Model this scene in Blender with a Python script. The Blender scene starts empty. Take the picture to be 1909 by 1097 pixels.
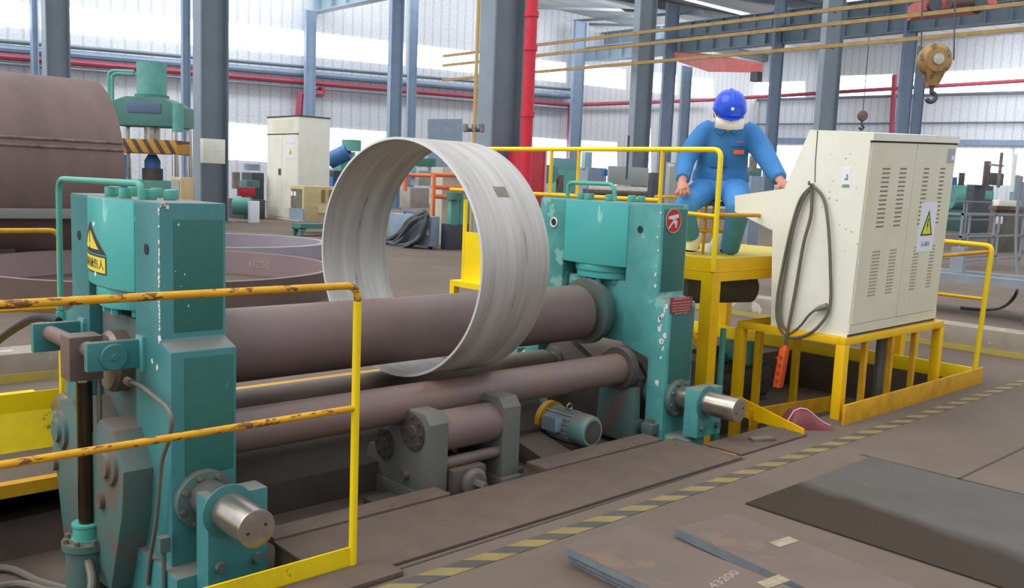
import bpy, bmesh, math, random
from mathutils import Vector, Matrix
random.seed(7)
SC = bpy.context.scene
COL = SC.collection
PI = math.pi

# ------------------------------------------------------------------ camera model
FPX, CX, CY, EYE = 1700.0, 954.5, 548.5, 1.5
_a = math.atan(1836 / FPX); _p = math.atan(208 / FPX); _r = math.atan(.04)
_fw = Vector((math.cos(_a), math.sin(_a), 0)); _rt = Vector((math.sin(_a), -math.cos(_a), 0)); _up = Vector((0, 0, 1))
CF = _fw * math.cos(_p) - _up * math.sin(_p)
_u0 = _fw * math.sin(_p) + _up * math.cos(_p)
CR = _rt * math.cos(_r) + _u0 * math.sin(_r)
CU = -_rt * math.sin(_r) + _u0 * math.cos(_r)
CP = Vector((0, 0, EYE))

def ray(u, v): return CF + CR * ((u - CX) / FPX) - CU * ((v - CY) / FPX)
def at(u, v, Z): return CP + ray(u, v) * Z
def onx(u, v, X):
    d = ray(u, v); return CP + d * (X / d.x)
def ony(u, v, Y):
    d = ray(u, v); return CP + d * (Y / d.y)
def onz(u, v, z=0.0):
    d = ray(u, v); return CP + d * ((z - EYE) / d.z)
def pix(p):
    d = Vector(p) - CP; k = d.dot(CF); return CX + FPX * d.dot(CR) / k, CY - FPX * d.dot(CU) / k
def zat(x, y, v):
    lo, hi = -5.0, 40.0
    for _ in range(50):
        m = (lo + hi) / 2
        if pix((x, y, m))[1] > v: lo = m
        else: hi = m
    return lo

# ------------------------------------------------------------------ mesh builder
def basis(d):
    d = Vector(d).normalized()
    a = Vector((0, 0, 1)) if abs(d.z) < .9 else Vector((1, 0, 0))
    u = d.cross(a).normalized(); w = d.cross(u).normalized()
    return u, w, d

class MB:
    def __init__(s): s.bm = bmesh.new()
    def faces(s, vs, fs):
        b = [s.bm.verts.new(v) for v in vs]
        for f in fs:
            try: s.bm.faces.new([b[i] for i in f])
            except ValueError: pass
        return s
    def box(s, x0, x1, y0, y1, z0, z1):
        return s.loft([[(x0, y0, z0), (x1, y0, z0), (x1, y1, z0), (x0, y1, z0)],
                       [(x0, y0, z1), (x1, y0, z1), (x1, y1, z1), (x0, y1, z1)]])
    def bar(s, p0, p1, w, h, up=(0, 0, 1)):
        p0, p1 = Vector(p0), Vector(p1); d = (p1 - p0).normalized(); up = Vector(up)
        if abs(d.dot(up)) > .95: up = Vector((0, 1, 0))
        r = d.cross(up).normalized(); q = r.cross(d).normalized()
        o = [(-w, -h), (w, -h), (w, h), (-w, h)]
        return s.loft([[p + r * a * .5 + q * b * .5 for a, b in o] for p in (p0, p1)])
    def loft(s, loops, caps=True):
        n = len(loops[0]); vs = [s.bm.verts.new(v) for l in loops for v in l]
        for i in range(len(loops) - 1):
            for j in range(n):
                k = (j + 1) % n
                try: s.bm.faces.new((vs[i*n+j], vs[i*n+k], vs[(i+1)*n+k], vs[(i+1)*n+j]))
                except ValueError: pass
        if caps:
            s.bm.faces.new(vs[:n][::-1]); s.bm.faces.new(vs[-n:])
        return s
    def cyl(s, p0, p1, r0, r1=None, n=24):
        r1 = r0 if r1 is None else r1
        p0, p1 = Vector(p0), Vector(p1); u, w, d = basis(p1 - p0)
        ring = lambda p, r: [p + u * (r * math.cos(2*PI*i/n)) + w * (r * math.sin(2*PI*i/n)) for i in range(n)]
        return s.loft([ring(p0, r0), ring(p1, r1)])
    def lathe(s, prof, p, d, n=28):
        p = Vector(p); u, w, d = basis(d)
        return s.loft([[p + d * h + u * (max(r, 1e-4) * math.cos(2*PI*i/n)) + w * (max(r, 1e-4) * math.sin(2*PI*i/n)) for i in range(n)] for r, h in prof])
    def prism(s, poly, axis, lo, hi):
        m = {'x': lambda a, b, c: (c, a, b), 'y': lambda a, b, c: (a, c, b), 'z': lambda a, b, c: (a, b, c)}[axis]
        return s.loft([[m(a, b, c) for a, b in poly] for c in (lo, hi)])
    def tube(s, pts, r, n=10, bend=0.0, closed=False):
        P = [Vector(p) for p in pts]
        if bend: P = fillet(P, bend)
        N = len(P); loops = []
        T = []
        for i in range(N):
            if closed: t = P[(i+1) % N] - P[i-1]
            else: t = P[min(i+1, N-1)] - P[max(i-1, 0)]
            T.append(t.normalized())
        u, w, _ = basis(T[0])
        for i in range(N):
            u = (u - T[i] * u.dot(T[i])).normalized(); w = T[i].cross(u)
            rr = r[i] if isinstance(r, (list, tuple)) else r
            loops.append([P[i] + u * (rr * math.cos(2*PI*k/n)) + w * (rr * math.sin(2*PI*k/n)) for k in range(n)])
        if closed: loops.append(loops[0]); return s.loft(loops, caps=False)
        return s.loft(loops)
    def ball(s, c, r, n=16, m=10):
        c = Vector(c); r = r if isinstance(r, (tuple, list)) else (r, r, r)
        vs = [s.bm.verts.new(c + Vector((0, 0, r[2])))]; rows = []
        for i in range(1, m):
            t = PI * i / m
            rows.append([s.bm.verts.new(c + Vector((r[0]*math.sin(t)*math.cos(2*PI*k/n), r[1]*math.sin(t)*math.sin(2*PI*k/n), r[2]*math.cos(t)))) for k in range(n)])
        e = s.bm.verts.new(c - Vector((0, 0, r[2])))
        for k in range(n):
            j = (k+1) % n
            s.bm.faces.new((vs[0], rows[0][k], rows[0][j])); s.bm.faces.new((e, rows[-1][j], rows[-1][k]))
            for i in range(len(rows)-1): s.bm.faces.new((rows[i][k], rows[i+1][k], rows[i+1][j], rows[i][j]))
        return s
    def bevel(s, w, ang=50, seg=2):
        s.bm.normal_update()
        ed = [e for e in s.bm.edges if len(e.link_faces) == 2 and e.calc_face_angle(0) > math.radians(ang)]
        bmesh.ops.bevel(s.bm, geom=ed, offset=w, segments=seg, affect='EDGES', profile=.6, clamp_overlap=True)
        return s
    def build(s, name, mat, parent=None, origin=None, bevel=0, clean=True):
        if clean:
            bmesh.ops.remove_doubles(s.bm, verts=s.bm.verts, dist=1e-6)
        bmesh.ops.recalc_face_normals(s.bm, faces=s.bm.faces)
        if bevel: s.bevel(bevel)
        o_ = Vector(origin) if origin is not None else (WORLD[parent.name] if parent else Vector((0, 0, 0)))
        if parent and origin is not None: o_ = Vector(origin)
        for v in s.bm.verts: v.co -= o_
        me = bpy.data.meshes.new(name); s.bm.to_mesh(me); s.bm.free()
        return link(name, me, mat, parent, o_)

WORLD = {}
def link(name, me, mat, parent, o_):
    for p in me.polygons: p.use_smooth = True
    try: me.set_sharp_from_angle(angle=math.radians(35))
    except Exception: pass
    me.materials.clear()
    if mat: me.materials.append(mat)
    o = bpy.data.objects.new(name, me); COL.objects.link(o)
    if parent:
        o.parent = parent; o.location = o_ - WORLD[parent.name]
    else: o.location = o_
    WORLD[o.name] = Vector(o_)
    return o

def fillet(P, r, k=5):
    out = [P[0]]
    for i in range(1, len(P)-1):
        a, b, c = P[i-1], P[i], P[i+1]
        d = min(r, (a-b).length*.49, (c-b).length*.49)
        p, q = b + (a-b).normalized()*d, b + (c-b).normalized()*d
        for j in range(k+1):
            t = j/k; out.append(p*(1-t)**2 + b*2*t*(1-t) + q*t*t)
    out.append(P[-1]); return out
def spline(P, k=6, closed=False):
    P = [Vector(p) for p in P]; n = len(P); out = []
    for i in range(n if closed else n-1):
        g = (lambda j: P[j % n]) if closed else (lambda j: P[max(0, min(n-1, j))])
        a, b, c, d = g(i-1), g(i), g(i+1), g(i+2)
        for j in range(k):
            t = j/k
            out.append(.5*((2*b)+(c-a)*t+(2*a-5*b+4*c-d)*t*t+(3*b-a-3*c+d)*t**3))
    if not closed: out.append(P[-1])
    return out

def tag(o, label, cat, group=None, kind=None):
    o['label'] = label; o['category'] = cat
    if group: o['group'] = group
    if kind: o['kind'] = kind
    return o
def thing(name, label, cat, loc=(0, 0, 0), group=None):
    o = bpy.data.objects.new(name, None); COL.objects.link(o)
    o.location = loc; o.empty_display_size = .1; WORLD[o.name] = Vector(loc)
    return tag(o, label, cat, group, 'thing')
def struct(name, mb, mat, origin=None, bevel=0):
    o = mb.build(name, mat, None, origin, bevel); o['kind'] = 'structure'; return o

def text(name, body, size, mat, parent, loc, right, up, width=None, depth=.0006, label=None):
    c = bpy.data.curves.new('txt', 'FONT'); c.body = body; c.size = size; c.align_x = 'CENTER'; c.align_y = 'CENTER'
    c.extrude = depth
    t = bpy.data.objects.new('txt', c); COL.objects.link(t)
    dg = bpy.context.evaluated_depsgraph_get(); dg.update()
    me = bpy.data.meshes.new_from_object(t.evaluated_get(dg))
    bpy.data.objects.remove(t)
    if width:
        w = max(v.co.x for v in me.vertices) - min(v.co.x for v in me.vertices)
        for v in me.vertices: v.co.x *= width / w
    right, up = Vector(right).normalized(), Vector(up).normalized(); nrm = right.cross(up)
    loc = Vector(loc)
    for v in me.vertices: v.co = right * v.co.x + up * v.co.y + nrm * v.co.z
    me.name = name
    return link(name, me, mat, parent, loc)

# ------------------------------------------------------------------ materials
def lin(c):
    if isinstance(c, str):
        c = c.lstrip('#'); c = tuple(int(c[i:i+2], 16) / 255 for i in (0, 2, 4))
    else: c = tuple(x / 255 for x in c)
    return tuple((x / 12.92 if x <= .04045 else ((x + .055) / 1.055) ** 2.4) for x in c) + (1.0,)

def mat(name, col, col2=None, scale=5, lo=.35, hi=.65, stretch=(1, 1, 1), rough=.6, metal=0, bump=0, bscale=60,
        wear=None, wscale=18, wthr=.62, wstretch=(1, 1, 1), dust=None, damt=.8, spec=.5, emit=0, detail=6):
    m = bpy.data.materials.new(name); m.use_nodes = True
    nt = m.node_tree; N = nt.nodes; L = nt.links
    b = N['Principled BSDF']; b.inputs['Roughness'].default_value = rough; b.inputs['Metallic'].default_value = metal
    b.inputs['Specular IOR Level'].default_value = spec
    tc = N.new('ShaderNodeTexCoord')
    def noise(sc, st, det=detail):
        mp = N.new('ShaderNodeMapping'); mp.inputs['Scale'].default_value = st; L.new(tc.outputs['Object'], mp.inputs['Vector'])
        n = N.new('ShaderNodeTexNoise'); n.inputs['Scale'].default_value = sc; n.inputs['Detail'].default_value = det
        n.inputs['Roughness'].default_value = .62
        L.new(mp.outputs[0], n.inputs['Vector']); return n.outputs['Fac']
    def rng(f, a, c):
        r = N.new('ShaderNodeMapRange'); r.inputs[1].default_value = a; r.inputs[2].default_value = c; L.new(f, r.inputs[0]); return r.outputs[0]
    def mix(f, A, B):
        x = N.new('ShaderNodeMix'); x.data_type = 'RGBA'
        if hasattr(f, 'node'): L.new(f, x.inputs[0])
        else: x.inputs[0].default_value = f
        for sck, v in ((x.inputs[6], A), (x.inputs[7], B)):
            if hasattr(v, 'node'): L.new(v, sck)
            else: sck.default_value = v
        return x.outputs[2]
    c = lin(col)
    if col2: c = mix(rng(noise(scale, stretch), lo, hi), c, lin(col2))
    if wear: c = mix(rng(noise(wscale, wstretch, 8), wthr, wthr + .03), c, lin(wear))
    if dust:
        g = N.new('ShaderNodeNewGeometry'); sp = N.new('ShaderNodeSeparateXYZ'); L.new(g.outputs['Normal'], sp.inputs[0])
        f = rng(sp.outputs[2], .55, .95)
        mu = N.new('ShaderNodeMath'); mu.operation = 'MULTIPLY'; L.new(f, mu.inputs[0]); mu.inputs[1].default_value = damt
        c = mix(mu.outputs[0], c, lin(dust))
    if hasattr(c, 'node'): L.new(c, b.inputs['Base Color'])
    else: b.inputs['Base Color'].default_value = c
    if emit:
        b.inputs['Emission Strength'].default_value = emit
        b.inputs['Emission Color'].default_value = lin(col)
    if bump:
        bp = N.new('ShaderNodeBump'); bp.inputs['Strength'].default_value = bump; bp.inputs['Distance'].default_value = .01
        L.new(noise(bscale, (1, 1, 1)), bp.inputs['Height']); L.new(bp.outputs[0], b.inputs['Normal'])
    return m

def striped(name, colA, colB, freq, vec, duty=.5, rough=.7, bump=0, soft=.02):
    """two colours in straight bands along a direction"""
    m = bpy.data.materials.new(name); m.use_nodes = True
    nt = m.node_tree; N = nt.nodes; L = nt.links; b = N['Principled BSDF']; b.inputs['Roughness'].default_value = rough
    tc = N.new('ShaderNodeTexCoord'); d = N.new('ShaderNodeVectorMath'); d.operation = 'DOT_PRODUCT'
    L.new(tc.outputs['Object'], d.inputs[0]); d.inputs[1].default_value = Vector(vec) * freq
    f = N.new('ShaderNodeMath'); f.operation = 'FRACT'; L.new(d.outputs['Value'], f.inputs[0])
    r = N.new('ShaderNodeMapRange'); r.inputs[1].default_value = duty - soft; r.inputs[2].default_value = duty + soft; L.new(f.outputs[0], r.inputs[0])
    n = N.new('ShaderNodeTexNoise'); n.inputs['Scale'].default_value = 9; n.inputs['Detail'].default_value = 6; L.new(tc.outputs['Object'], n.inputs['Vector'])
    x = N.new('ShaderNodeMix'); x.data_type = 'RGBA'; x.inputs[6].default_value = lin(colA); x.inputs[7].default_value = lin(colB); L.new(r.outputs[0], x.inputs[0])
    h = N.new('ShaderNodeHueSaturation'); L.new(x.outputs[2], h.inputs['Color'])
    r2 = N.new('ShaderNodeMapRange'); r2.inputs[1].default_value = .3; r2.inputs[2].default_value = .7; r2.inputs[3].default_value = .85; r2.inputs[4].default_value = 1.1
    L.new(n.outputs['Fac'], r2.inputs[0]); L.new(r2.outputs[0], h.inputs['Value'])
    L.new(h.outputs[0], b.inputs['Base Color'])
    if bump:
        bp = N.new('ShaderNodeBump'); bp.inputs['Strength'].default_value = bump; bp.inputs['Distance'].default_value = .03
        L.new(r.outputs[0], bp.inputs['Height']); L.new(bp.outputs[0], b.inputs['Normal'])
    return m

def checker_plate(name, col, col2, wear, rough=.55, sc=9, strength=.5):
    """steel tread plate: rows of raised bars in alternating directions"""
    m = mat(name, col, col2, scale=6, rough=rough, wear=wear, wscale=10, wthr=.66)
    nt = m.node_tree; N = nt.nodes; L = nt.links; b = N['Principled BSDF']
    tc = N.new('ShaderNodeTexCoord')
    mp = N.new('ShaderNodeMapping'); mp.inputs['Rotation'].default_value = (.6, .6, PI/4); mp.inputs['Scale'].default_value = (sc, sc, sc)
    L.new(tc.outputs['Object'], mp.inputs['Vector'])
    br = N.new('ShaderNodeTexBrick'); br.inputs['Scale'].default_value = 2.2; br.inputs['Mortar Size'].default_value = .035
    br.inputs['Color1'].default_value = (0, 0, 0, 1); br.inputs['Color2'].default_value = (0, 0, 0, 1); br.inputs['Mortar'].default_value = (1, 1, 1, 1)
    L.new(mp.outputs[0], br.inputs['Vector'])
    bp = N.new('ShaderNodeBump'); bp.inputs['Strength'].default_value = strength; bp.inputs['Distance'].default_value = .006
    L.new(br.outputs['Color'], bp.inputs['Height']); L.new(bp.outputs[0], b.inputs['Normal'])
    return m

DUST = '#837367'
TEAL = mat('teal_paint', '#46898b', '#3f7c7f', scale=2.6, rough=.42, wear='#7fb3a4', wscale=9, wthr=.66, dust=DUST, damt=.75)
TEALW = mat('teal_paint_weathered', '#5eaaa5', '#468d8c', scale=3.5, rough=.45, wear='#80b8ac', wscale=5, wthr=.6, dust=DUST, damt=.75)
TEALB = mat('teal_paint_fresh', '#47aaa6', '#4fb3ac', scale=3, rough=.35, wear='#8fd0c4', wscale=8, wthr=.66, wstretch=(1, 1, .3), dust=DUST, damt=.6)
TEALD = mat('teal_paint_greasy', '#4a716c', '#5d6661', scale=6, rough=.6, wear='#6c5f56', wscale=5, wthr=.55, dust='#74655a')
TEALS = mat('dark_green_side', '#2d6a63', '#347166', scale=3, rough=.4, wear='#5c8a72', wscale=5, wthr=.66)
TEALP = mat('teal_pipe', '#4fae9c', '#5aa393', scale=8, rough=.4)
ROLL = mat('roll_steel', '#806a67', '#6d5b56', scale=1.3, rough=.5, metal=.0, stretch=(.6, 1, 1), wear='#54463f', wscale=2.2, wthr=.68, dust='#8b7870', damt=.35)
ROLLG = mat('roll_steel_grey', '#74665f', '#5f524b', scale=3, rough=.55, wear='#94877f', wscale=12, wthr=.66, dust='#84756b', damt=.5)
ROLLR = mat('roll_steel_brown', '#85685f', '#7a6a66', scale=2, rough=.42, stretch=(2, 1, 1), wear='#9a7c68', wscale=7, wthr=.66)
DARK = mat('grimy_dark_steel', '#4b4440', '#5c534c', scale=5, rough=.6, dust='#6b5e54')
BLACK = mat('black_rubber', '#232323', rough=.6)
GREYH = mat('grey_hose', '#6b665b', rough=.55)
STEEL = mat('bright_steel', '#b9b2aa', '#a39a90', scale=7, rough=.28, metal=.85)
STEELD = mat('dull_steel', '#8d857d', '#76695f', scale=6, rough=.45, metal=.4)
CHROME = mat('chrome', '#c9c4bd', rough=.12, metal=1)
BROWN = mat('brown_primer', '#7a625a', '#6b5650', scale=5, rough=.6, dust='#84706a')
YEL = mat('yellow_paint', '#fac800', '#efb804', scale=5, rough=.45, wear='#a8761c', wscale=14, wthr=.70)
YELW = mat('yellow_paint_worn', '#e6ab10', '#d6960f', scale=12, rough=.5, wear='#7a5020', wscale=48, wthr=.55, wstretch=(.4, 1, 1))
YELB = mat('yellow_paint_bright', '#fcdc00', '#f6d000', scale=4, rough=.45, wear='#b18a14', wscale=9, wthr=.72)
YELC = checker_plate('yellow_tread_plate', '#f4d60a', '#e6c40a', '#8f7a18', sc=6)
YELO = mat('yellow_ochre', '#e0a614', '#c48e16', scale=6, rough=.55)
COVER = checker_plate('brown_tread_plate', '#685649', '#5d4d43', '#5a4436', rough=.75, sc=5, strength=.25)
CONC = None
STAIN = mat('stainless_plate', '#c9c4be', '#a8a29b', scale=1.6, stretch=(9, .55, .55), lo=.38, hi=.68, rough=.42, metal=.15, wear='#8d867f', wscale=2.6, wthr=.63, wstretch=(9, .7, .7))
EDGE = mat('bright_cut_edge', '#e6e4e2', rough=.35, metal=.3)
CREAM = mat('cream_enamel', '#f3f0e2', '#ebe7d6', scale=2.5, rough=.45, wear='#c3bda2', wscale=20, wthr=.70)
CREAMD = mat('cream_enamel_door', '#e8e2ca', '#e0d9be', scale=2.5, rough=.45, wear='#c2b896', wscale=14, wthr=.72)
LOUV = mat('louvre_slot', '#8a7f68', rough=.8)
SEAM = mat('dark_gap', '#4a4238', rough=.9)
WHITE = mat('white_label', '#eceef2', rough=.5)
OFFW = mat('off_white_chip', '#e4e0d8', rough=.6)
SIGNY = mat('sign_yellow', '#efd84a', rough=.5)
SIGNB = mat('sign_black', '#35322f', rough=.6)
RED = mat('red_enamel', '#c22535', '#b81e30', scale=4, rough=.4)
REDP = mat('red_pipe_paint', '#d9243a', '#cc1c34', scale=6, rough=.4)
REDW = mat('faded_red_pipe', '#a8485c', '#9c4054', scale=2, rough=.6)
REDD = mat('red_plate', '#9c3a3a', '#8c3232', scale=9, rough=.5)
PINKT = mat('plate_letter', '#c98f86', rough=.6)
ORANGE = mat('orange_plastic', '#f06a35', '#e85f2c', scale=6, rough=.45)
ORP = mat('orange_rail_paint', '#ea7644', rough=.5)
CHALK = mat('chalk', '#b3a59d', rough=.9)
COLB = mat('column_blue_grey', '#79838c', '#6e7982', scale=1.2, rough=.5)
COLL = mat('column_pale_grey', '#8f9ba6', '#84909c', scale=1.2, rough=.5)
COLF = mat('column_hazed_blue', '#8a9db4', '#7e92aa', scale=1.2, rough=.6)  # far steel paled and blued in colour to suggest haze
GIRD = mat('girder_hazed_grey', '#93a7b4', '#879aa8', scale=1, rough=.6)  # girder grey lightened to suggest distance haze
BLUE = mat('blue_machine', '#3f74b0', '#3a68a0', scale=4, rough=.5)
GREYS = mat('grey_frame_paint', '#8e949a', '#7f868d', scale=3, rough=.5)
BLUEG = mat('blue_grey_enamel', '#8f9fb0', '#8494a6', scale=3, rough=.5)
CABLE = mat('cable_grey', '#5d6166', rough=.5)
RUST = mat('rusty_plate', '#7b6560', '#6b5752', scale=1.1, rough=.7, stretch=(1.5, .6, .6), wear='#86706a', wscale=1.5, wthr=.66, wstretch=(2, .6, .6))
RUSTP = mat('rusty_plate_pink', '#a1898a', '#937c80', scale=.8, rough=.7, wear='#83696b', wscale=3, wthr=.64)
RUSTL = mat('lilac_mill_scale', '#a59da6', '#988f99', scale=1.2, rough=.6)
GREENM = mat('machine_green', '#68ab9f', '#5a9a90', scale=3, rough=.5)
GREEND = mat('machine_dark_green', '#51857a', '#48796f', scale=3, rough=.5)
GREYM = mat('machine_grey', '#a6aca6', '#9aa19c', scale=3, rough=.5)
DKM = mat('machine_dark', '#4b5058', '#3f434a', scale=3, rough=.6)
WOOD = mat('tan_cabinet', '#cfb98e', '#c2a978', scale=4, rough=.6)
PLATE = mat('mill_plate', '#736156', '#67584f', scale=1.6, rough=.6, wear='#766050', wscale=2, wthr=.60)
PEDGE = mat('sheared_edge', '#828a90', '#6f777d', scale=9, rough=.5, metal=.1)
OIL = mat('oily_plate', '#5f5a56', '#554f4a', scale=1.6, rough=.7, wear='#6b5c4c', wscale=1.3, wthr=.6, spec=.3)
OVER = mat('blue_overalls', '#3b80be', '#3473ae', scale=5, rough=.8)
SKIN = mat('skin', '#c98f78', '#bd8069', scale=8, rough=.5)
HELM = mat('blue_helmet', '#1f4fd6', rough=.2)
CLOTHW = mat('white_cloth', '#f4f0ec', '#e9e4df', scale=20, rough=.8)
SHOE = mat('dark_shoe', '#3b3330', rough=.6)
CURB = mat('curb_concrete', '#a2998c', '#8f8577', scale=3, rough=.9, wear='#c3b9ac', wscale=5, wthr=.62)
CURBY = mat('curb_yellow_wash', '#b8a63a', '#a3986a', scale=3, rough=.9)
PITM = mat('pit_dirt', '#76665a', '#61534a', scale=2.5, rough=.95, bump=.2)
PITW = mat('pit_wall', '#66584d', '#574a41', scale=2.5, rough=.95)
DECK = checker_plate('deck_tread_plate', '#d4c04e', '#c6b046', '#9a8a40', sc=6)
COPPER = mat('conductor_bar', '#a98a52', '#8f7446', scale=3, rough=.5)
HOOKY = mat('hook_block_paint', '#a98448', '#8a6a3c', scale=5, rough=.45, wear='#5f5042', wscale=5, wthr=.55)
PINKB = mat('dusky_red_rubber', '#7c353b', '#6d2f35', scale=5, rough=.55)
CRANE = mat('crane_red', '#c4655f', '#b55750', scale=2, rough=.5)
ROOFM = striped('roof_sheet', '#c3c6c8', '#aeb3b7', .6, (0, 1, 0), .85, bump=.0)
SKYL = mat('skylight_sheet', '#ffffff', emit=2.2)
LIT = mat('lit_window_pane', '#ffffff', emit=2.6)
PRESSY = striped('hazard_beam', '#c08a35', '#55463a', 4.2, (.6, -.6, .5), .55)
HAZ = striped('hazard_floor_stripe', '#8c7a4c', '#544d46', 5.4, (.8, 1.0, 0), .5)

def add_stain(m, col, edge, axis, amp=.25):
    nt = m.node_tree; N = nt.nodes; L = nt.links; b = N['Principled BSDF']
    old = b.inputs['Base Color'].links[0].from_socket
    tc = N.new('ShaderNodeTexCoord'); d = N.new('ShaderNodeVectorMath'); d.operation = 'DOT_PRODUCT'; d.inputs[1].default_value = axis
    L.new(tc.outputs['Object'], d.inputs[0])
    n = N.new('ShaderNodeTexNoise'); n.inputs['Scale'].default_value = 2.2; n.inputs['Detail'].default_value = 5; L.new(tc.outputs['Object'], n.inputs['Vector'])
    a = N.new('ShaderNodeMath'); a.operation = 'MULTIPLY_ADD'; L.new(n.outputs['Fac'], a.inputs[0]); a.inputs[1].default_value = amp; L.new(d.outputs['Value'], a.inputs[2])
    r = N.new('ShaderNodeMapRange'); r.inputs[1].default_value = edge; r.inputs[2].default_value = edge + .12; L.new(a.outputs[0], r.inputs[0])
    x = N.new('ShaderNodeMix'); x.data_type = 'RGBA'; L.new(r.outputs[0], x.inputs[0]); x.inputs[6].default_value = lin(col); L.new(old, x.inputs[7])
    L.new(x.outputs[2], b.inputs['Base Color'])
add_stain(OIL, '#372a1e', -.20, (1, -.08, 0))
# floor: dusty brown concrete with worn patches
FLOORM = mat('workshop_concrete', '#706155', '#64564b', scale=.9, rough=.85, wear='#5c4f46', wscale=14, wthr=.72, bump=.06, bscale=35)
WALLL = striped('cladding_left', '#d9dbe0', '#c6cad2', 1.6, (1, 0, 0), .8, bump=.0)
WALLR = striped('cladding_right', '#d9dde3', '#c6ccd6', 1.6, (0, 1, 0), .8, bump=.0)

# ================================================================== SETTING
YW, XW, ZR = 45.0, 70.0, 13.2
def rects(xs, ys, holes, z, mb):
    for i in range(len(xs)-1):
        for j in range(len(ys)-1):
            cx, cy = (xs[i]+xs[i+1])/2, (ys[j]+ys[j+1])/2
            if any(a < cx < b and c < cy < d for a, b, c, d in holes): continue
            mb.faces([(xs[i], ys[j], z), (xs[i+1], ys[j], z), (xs[i+1], ys[j+1], z), (xs[i], ys[j+1], z)], [(0, 1, 2, 3)])
PIT = [(-1.6, 1.74, 2.86, 4.58, -.36), (1.74, 4.42, 3.24, 4.58, -.14), (4.42, 7.9, 3.0, 4.58, -.34)]
mb = MB()
rects([-14, -1.6, 1.74, 4.42, 7.9, XW], [-5, 2.86, 3.0, 3.24, 4.58, YW], [p[:4] for p in PIT], 0, mb)
struct('floor', mb, FLOORM)
mb = MB()
for x0, x1, y0, y1, z in PIT:
    mb.faces([(x0, y0, z), (x1, y0, z), (x1, y1, z), (x0, y1, z)], [(0, 1, 2, 3)])
struct('floor_pit', mb, PITM)
mb = MB()
def vq(a, b, z0, z1): mb.faces([(*a, z0), (*b, z0), (*b, z1), (*a, z1)], [(0, 1, 2, 3)])
vq((-1.6, 4.58), (1.74, 4.58), -.36, 0); vq((1.74, 4.58), (4.42, 4.58), -.14, 0); vq((4.42, 4.58), (7.9, 4.58), -.34, 0)
vq((-1.6, 2.86), (1.74, 2.86), -.36, 0); vq((1.74, 3.24), (4.42, 3.24), -.14, 0); vq((4.42, 3.0), (7.9, 3.0), -.34, 0)
vq((-1.6, 2.86), (-1.6, 4.58), -.36, 0); vq((7.9, 3.0), (7.9, 4.58), -.34, 0)
vq((1.74, 2.86), (1.74, 3.24), -.36, 0); vq((1.74, 3.24), (1.74, 4.58), -.36, -.14)
vq((4.42, 3.0), (4.42, 3.24), -.34, 0); vq((4.42, 3.24), (4.42, 4.58), -.34, -.14)
struct('wall_pit', mb, PITW)
struct('wall_left', MB().box(-14, XW, YW, YW+.3, 0, ZR), WALLL)
struct('wall_right', MB().box(XW, XW+.3, -5, YW+.3, 0, ZR), WALLR)
struct('wall_unseen', MB().box(-14, XW, -5.3, -5, 0, 4.2), WALLL)  # unseen wall added behind the camera, height set to hold back sky light
struct('ceiling', MB().box(38, XW, 10, YW, ZR, ZR+.2), ROOFM)

wn = 0
def pane(pts, wall):
    global wn; wn += 1
    f = (lambda u, v: ony(u, v, YW-.03)) if wall == 'L' else (lambda u, v: onx(u, v, XW-.03))
    q = [f(*p) for p in pts]; n = Vector((0, .02, 0)) if wall == 'L' else Vector((.02, 0, 0))
    struct('window_%d' % wn, MB().loft([q, [p + n for p in q]]), LIT)
def sill(u): return 48 + (u) * (135-48) / 885 if u < 885 else 135 + (u-885) * (183-135) / 435
def head(u): return sill(u) - (47 if u < 500 else 47 - (u-500) * 10 / 400 if u < 900 else 36)
for u0, u1 in ((-60, 66), (77, 345), (352, 566), (584, 755), (772, 1055), (1074, 1166), (1205, 1262), (1276, 1330)):
    pane([(u0, sill(u0)), (u1, sill(u1)), (u1, head(u1)), (u0, head(u0))], 'L')
pane([(1395, 182), (1500, 182), (1500, 152), (1395, 155)], 'R')
pane([(1540, 181), (1664, 180), (1664, 139), (1540, 143)], 'R')
pane([(1698, 178), (1920, 172), (1920, 127), (1698, 137)], 'R')
for q in ([(420, 297), (505, 302), (505, 236), (420, 229)], [(600, 312), (722, 320), (722, 247), (600, 238)], [(985, 330), (1060, 338), (1060, 262), (985, 256)],
          [(1070, 340), (1150, 345), (1150, 266), (1070, 262)], [(1193, 345), (1213, 346), (1213, 240), (1193, 240)]):
    pane(q, 'L')
pane([(1400, 335), (1500, 336), (1500, 272), (1400, 272)], 'R'); pane([(1690, 340), (1885, 345), (1885, 278), (1690, 276)], 'R'); pane([(1893, 345), (1940, 347), (1940, 279), (1893, 278)], 'R')
q = [ony(u, v, YW-.02) for u, v in ((798, 345), (862, 345), (862, 222), (798, 222))]
struct('door_1', MB().loft([q, [p + Vector((0, .01, 0)) for p in q]]), BLUEG)
# wall rails and pipes (trim)
tn = 0
def trim(mb, m):
    global tn; tn += 1; return struct('trim_%d' % tn, mb, m)
def wallpipe(v0, v1, r, m, off=.4):
    a = ony(0, v0, YW-off); b = ony(1064, v1, YW-off); d = b - a
    trim(MB().tube([a - d*.1, b], r, 8), m)
wallpipe(105, 196, .13, REDW); wallpipe(76, 167, .1, COLB); wallpipe(90, 180, .17, COLF, .3); wallpipe(118, 204, .06, COLB)
a = ony(1064, 196, YW-.4)
trim(MB().tube([a, onx(1330, 186, XW-8), onx(1920, 150, XW-.6)], .14, 8), REDW)
trim(MB().tube([onx(1395, 187, XW-.4), onx(1920, 172, XW-.4)], .12, 8), COLB)
trim(MB().tube([onx(1395, 232, XW-.3), onx(1920, 228, XW-.3)], .07, 8), COLB)
trim(MB().tube([ony(1064, 196, YW-.5), ony(1058, 345, YW-.5)], .18, 8), REDW)
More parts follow.
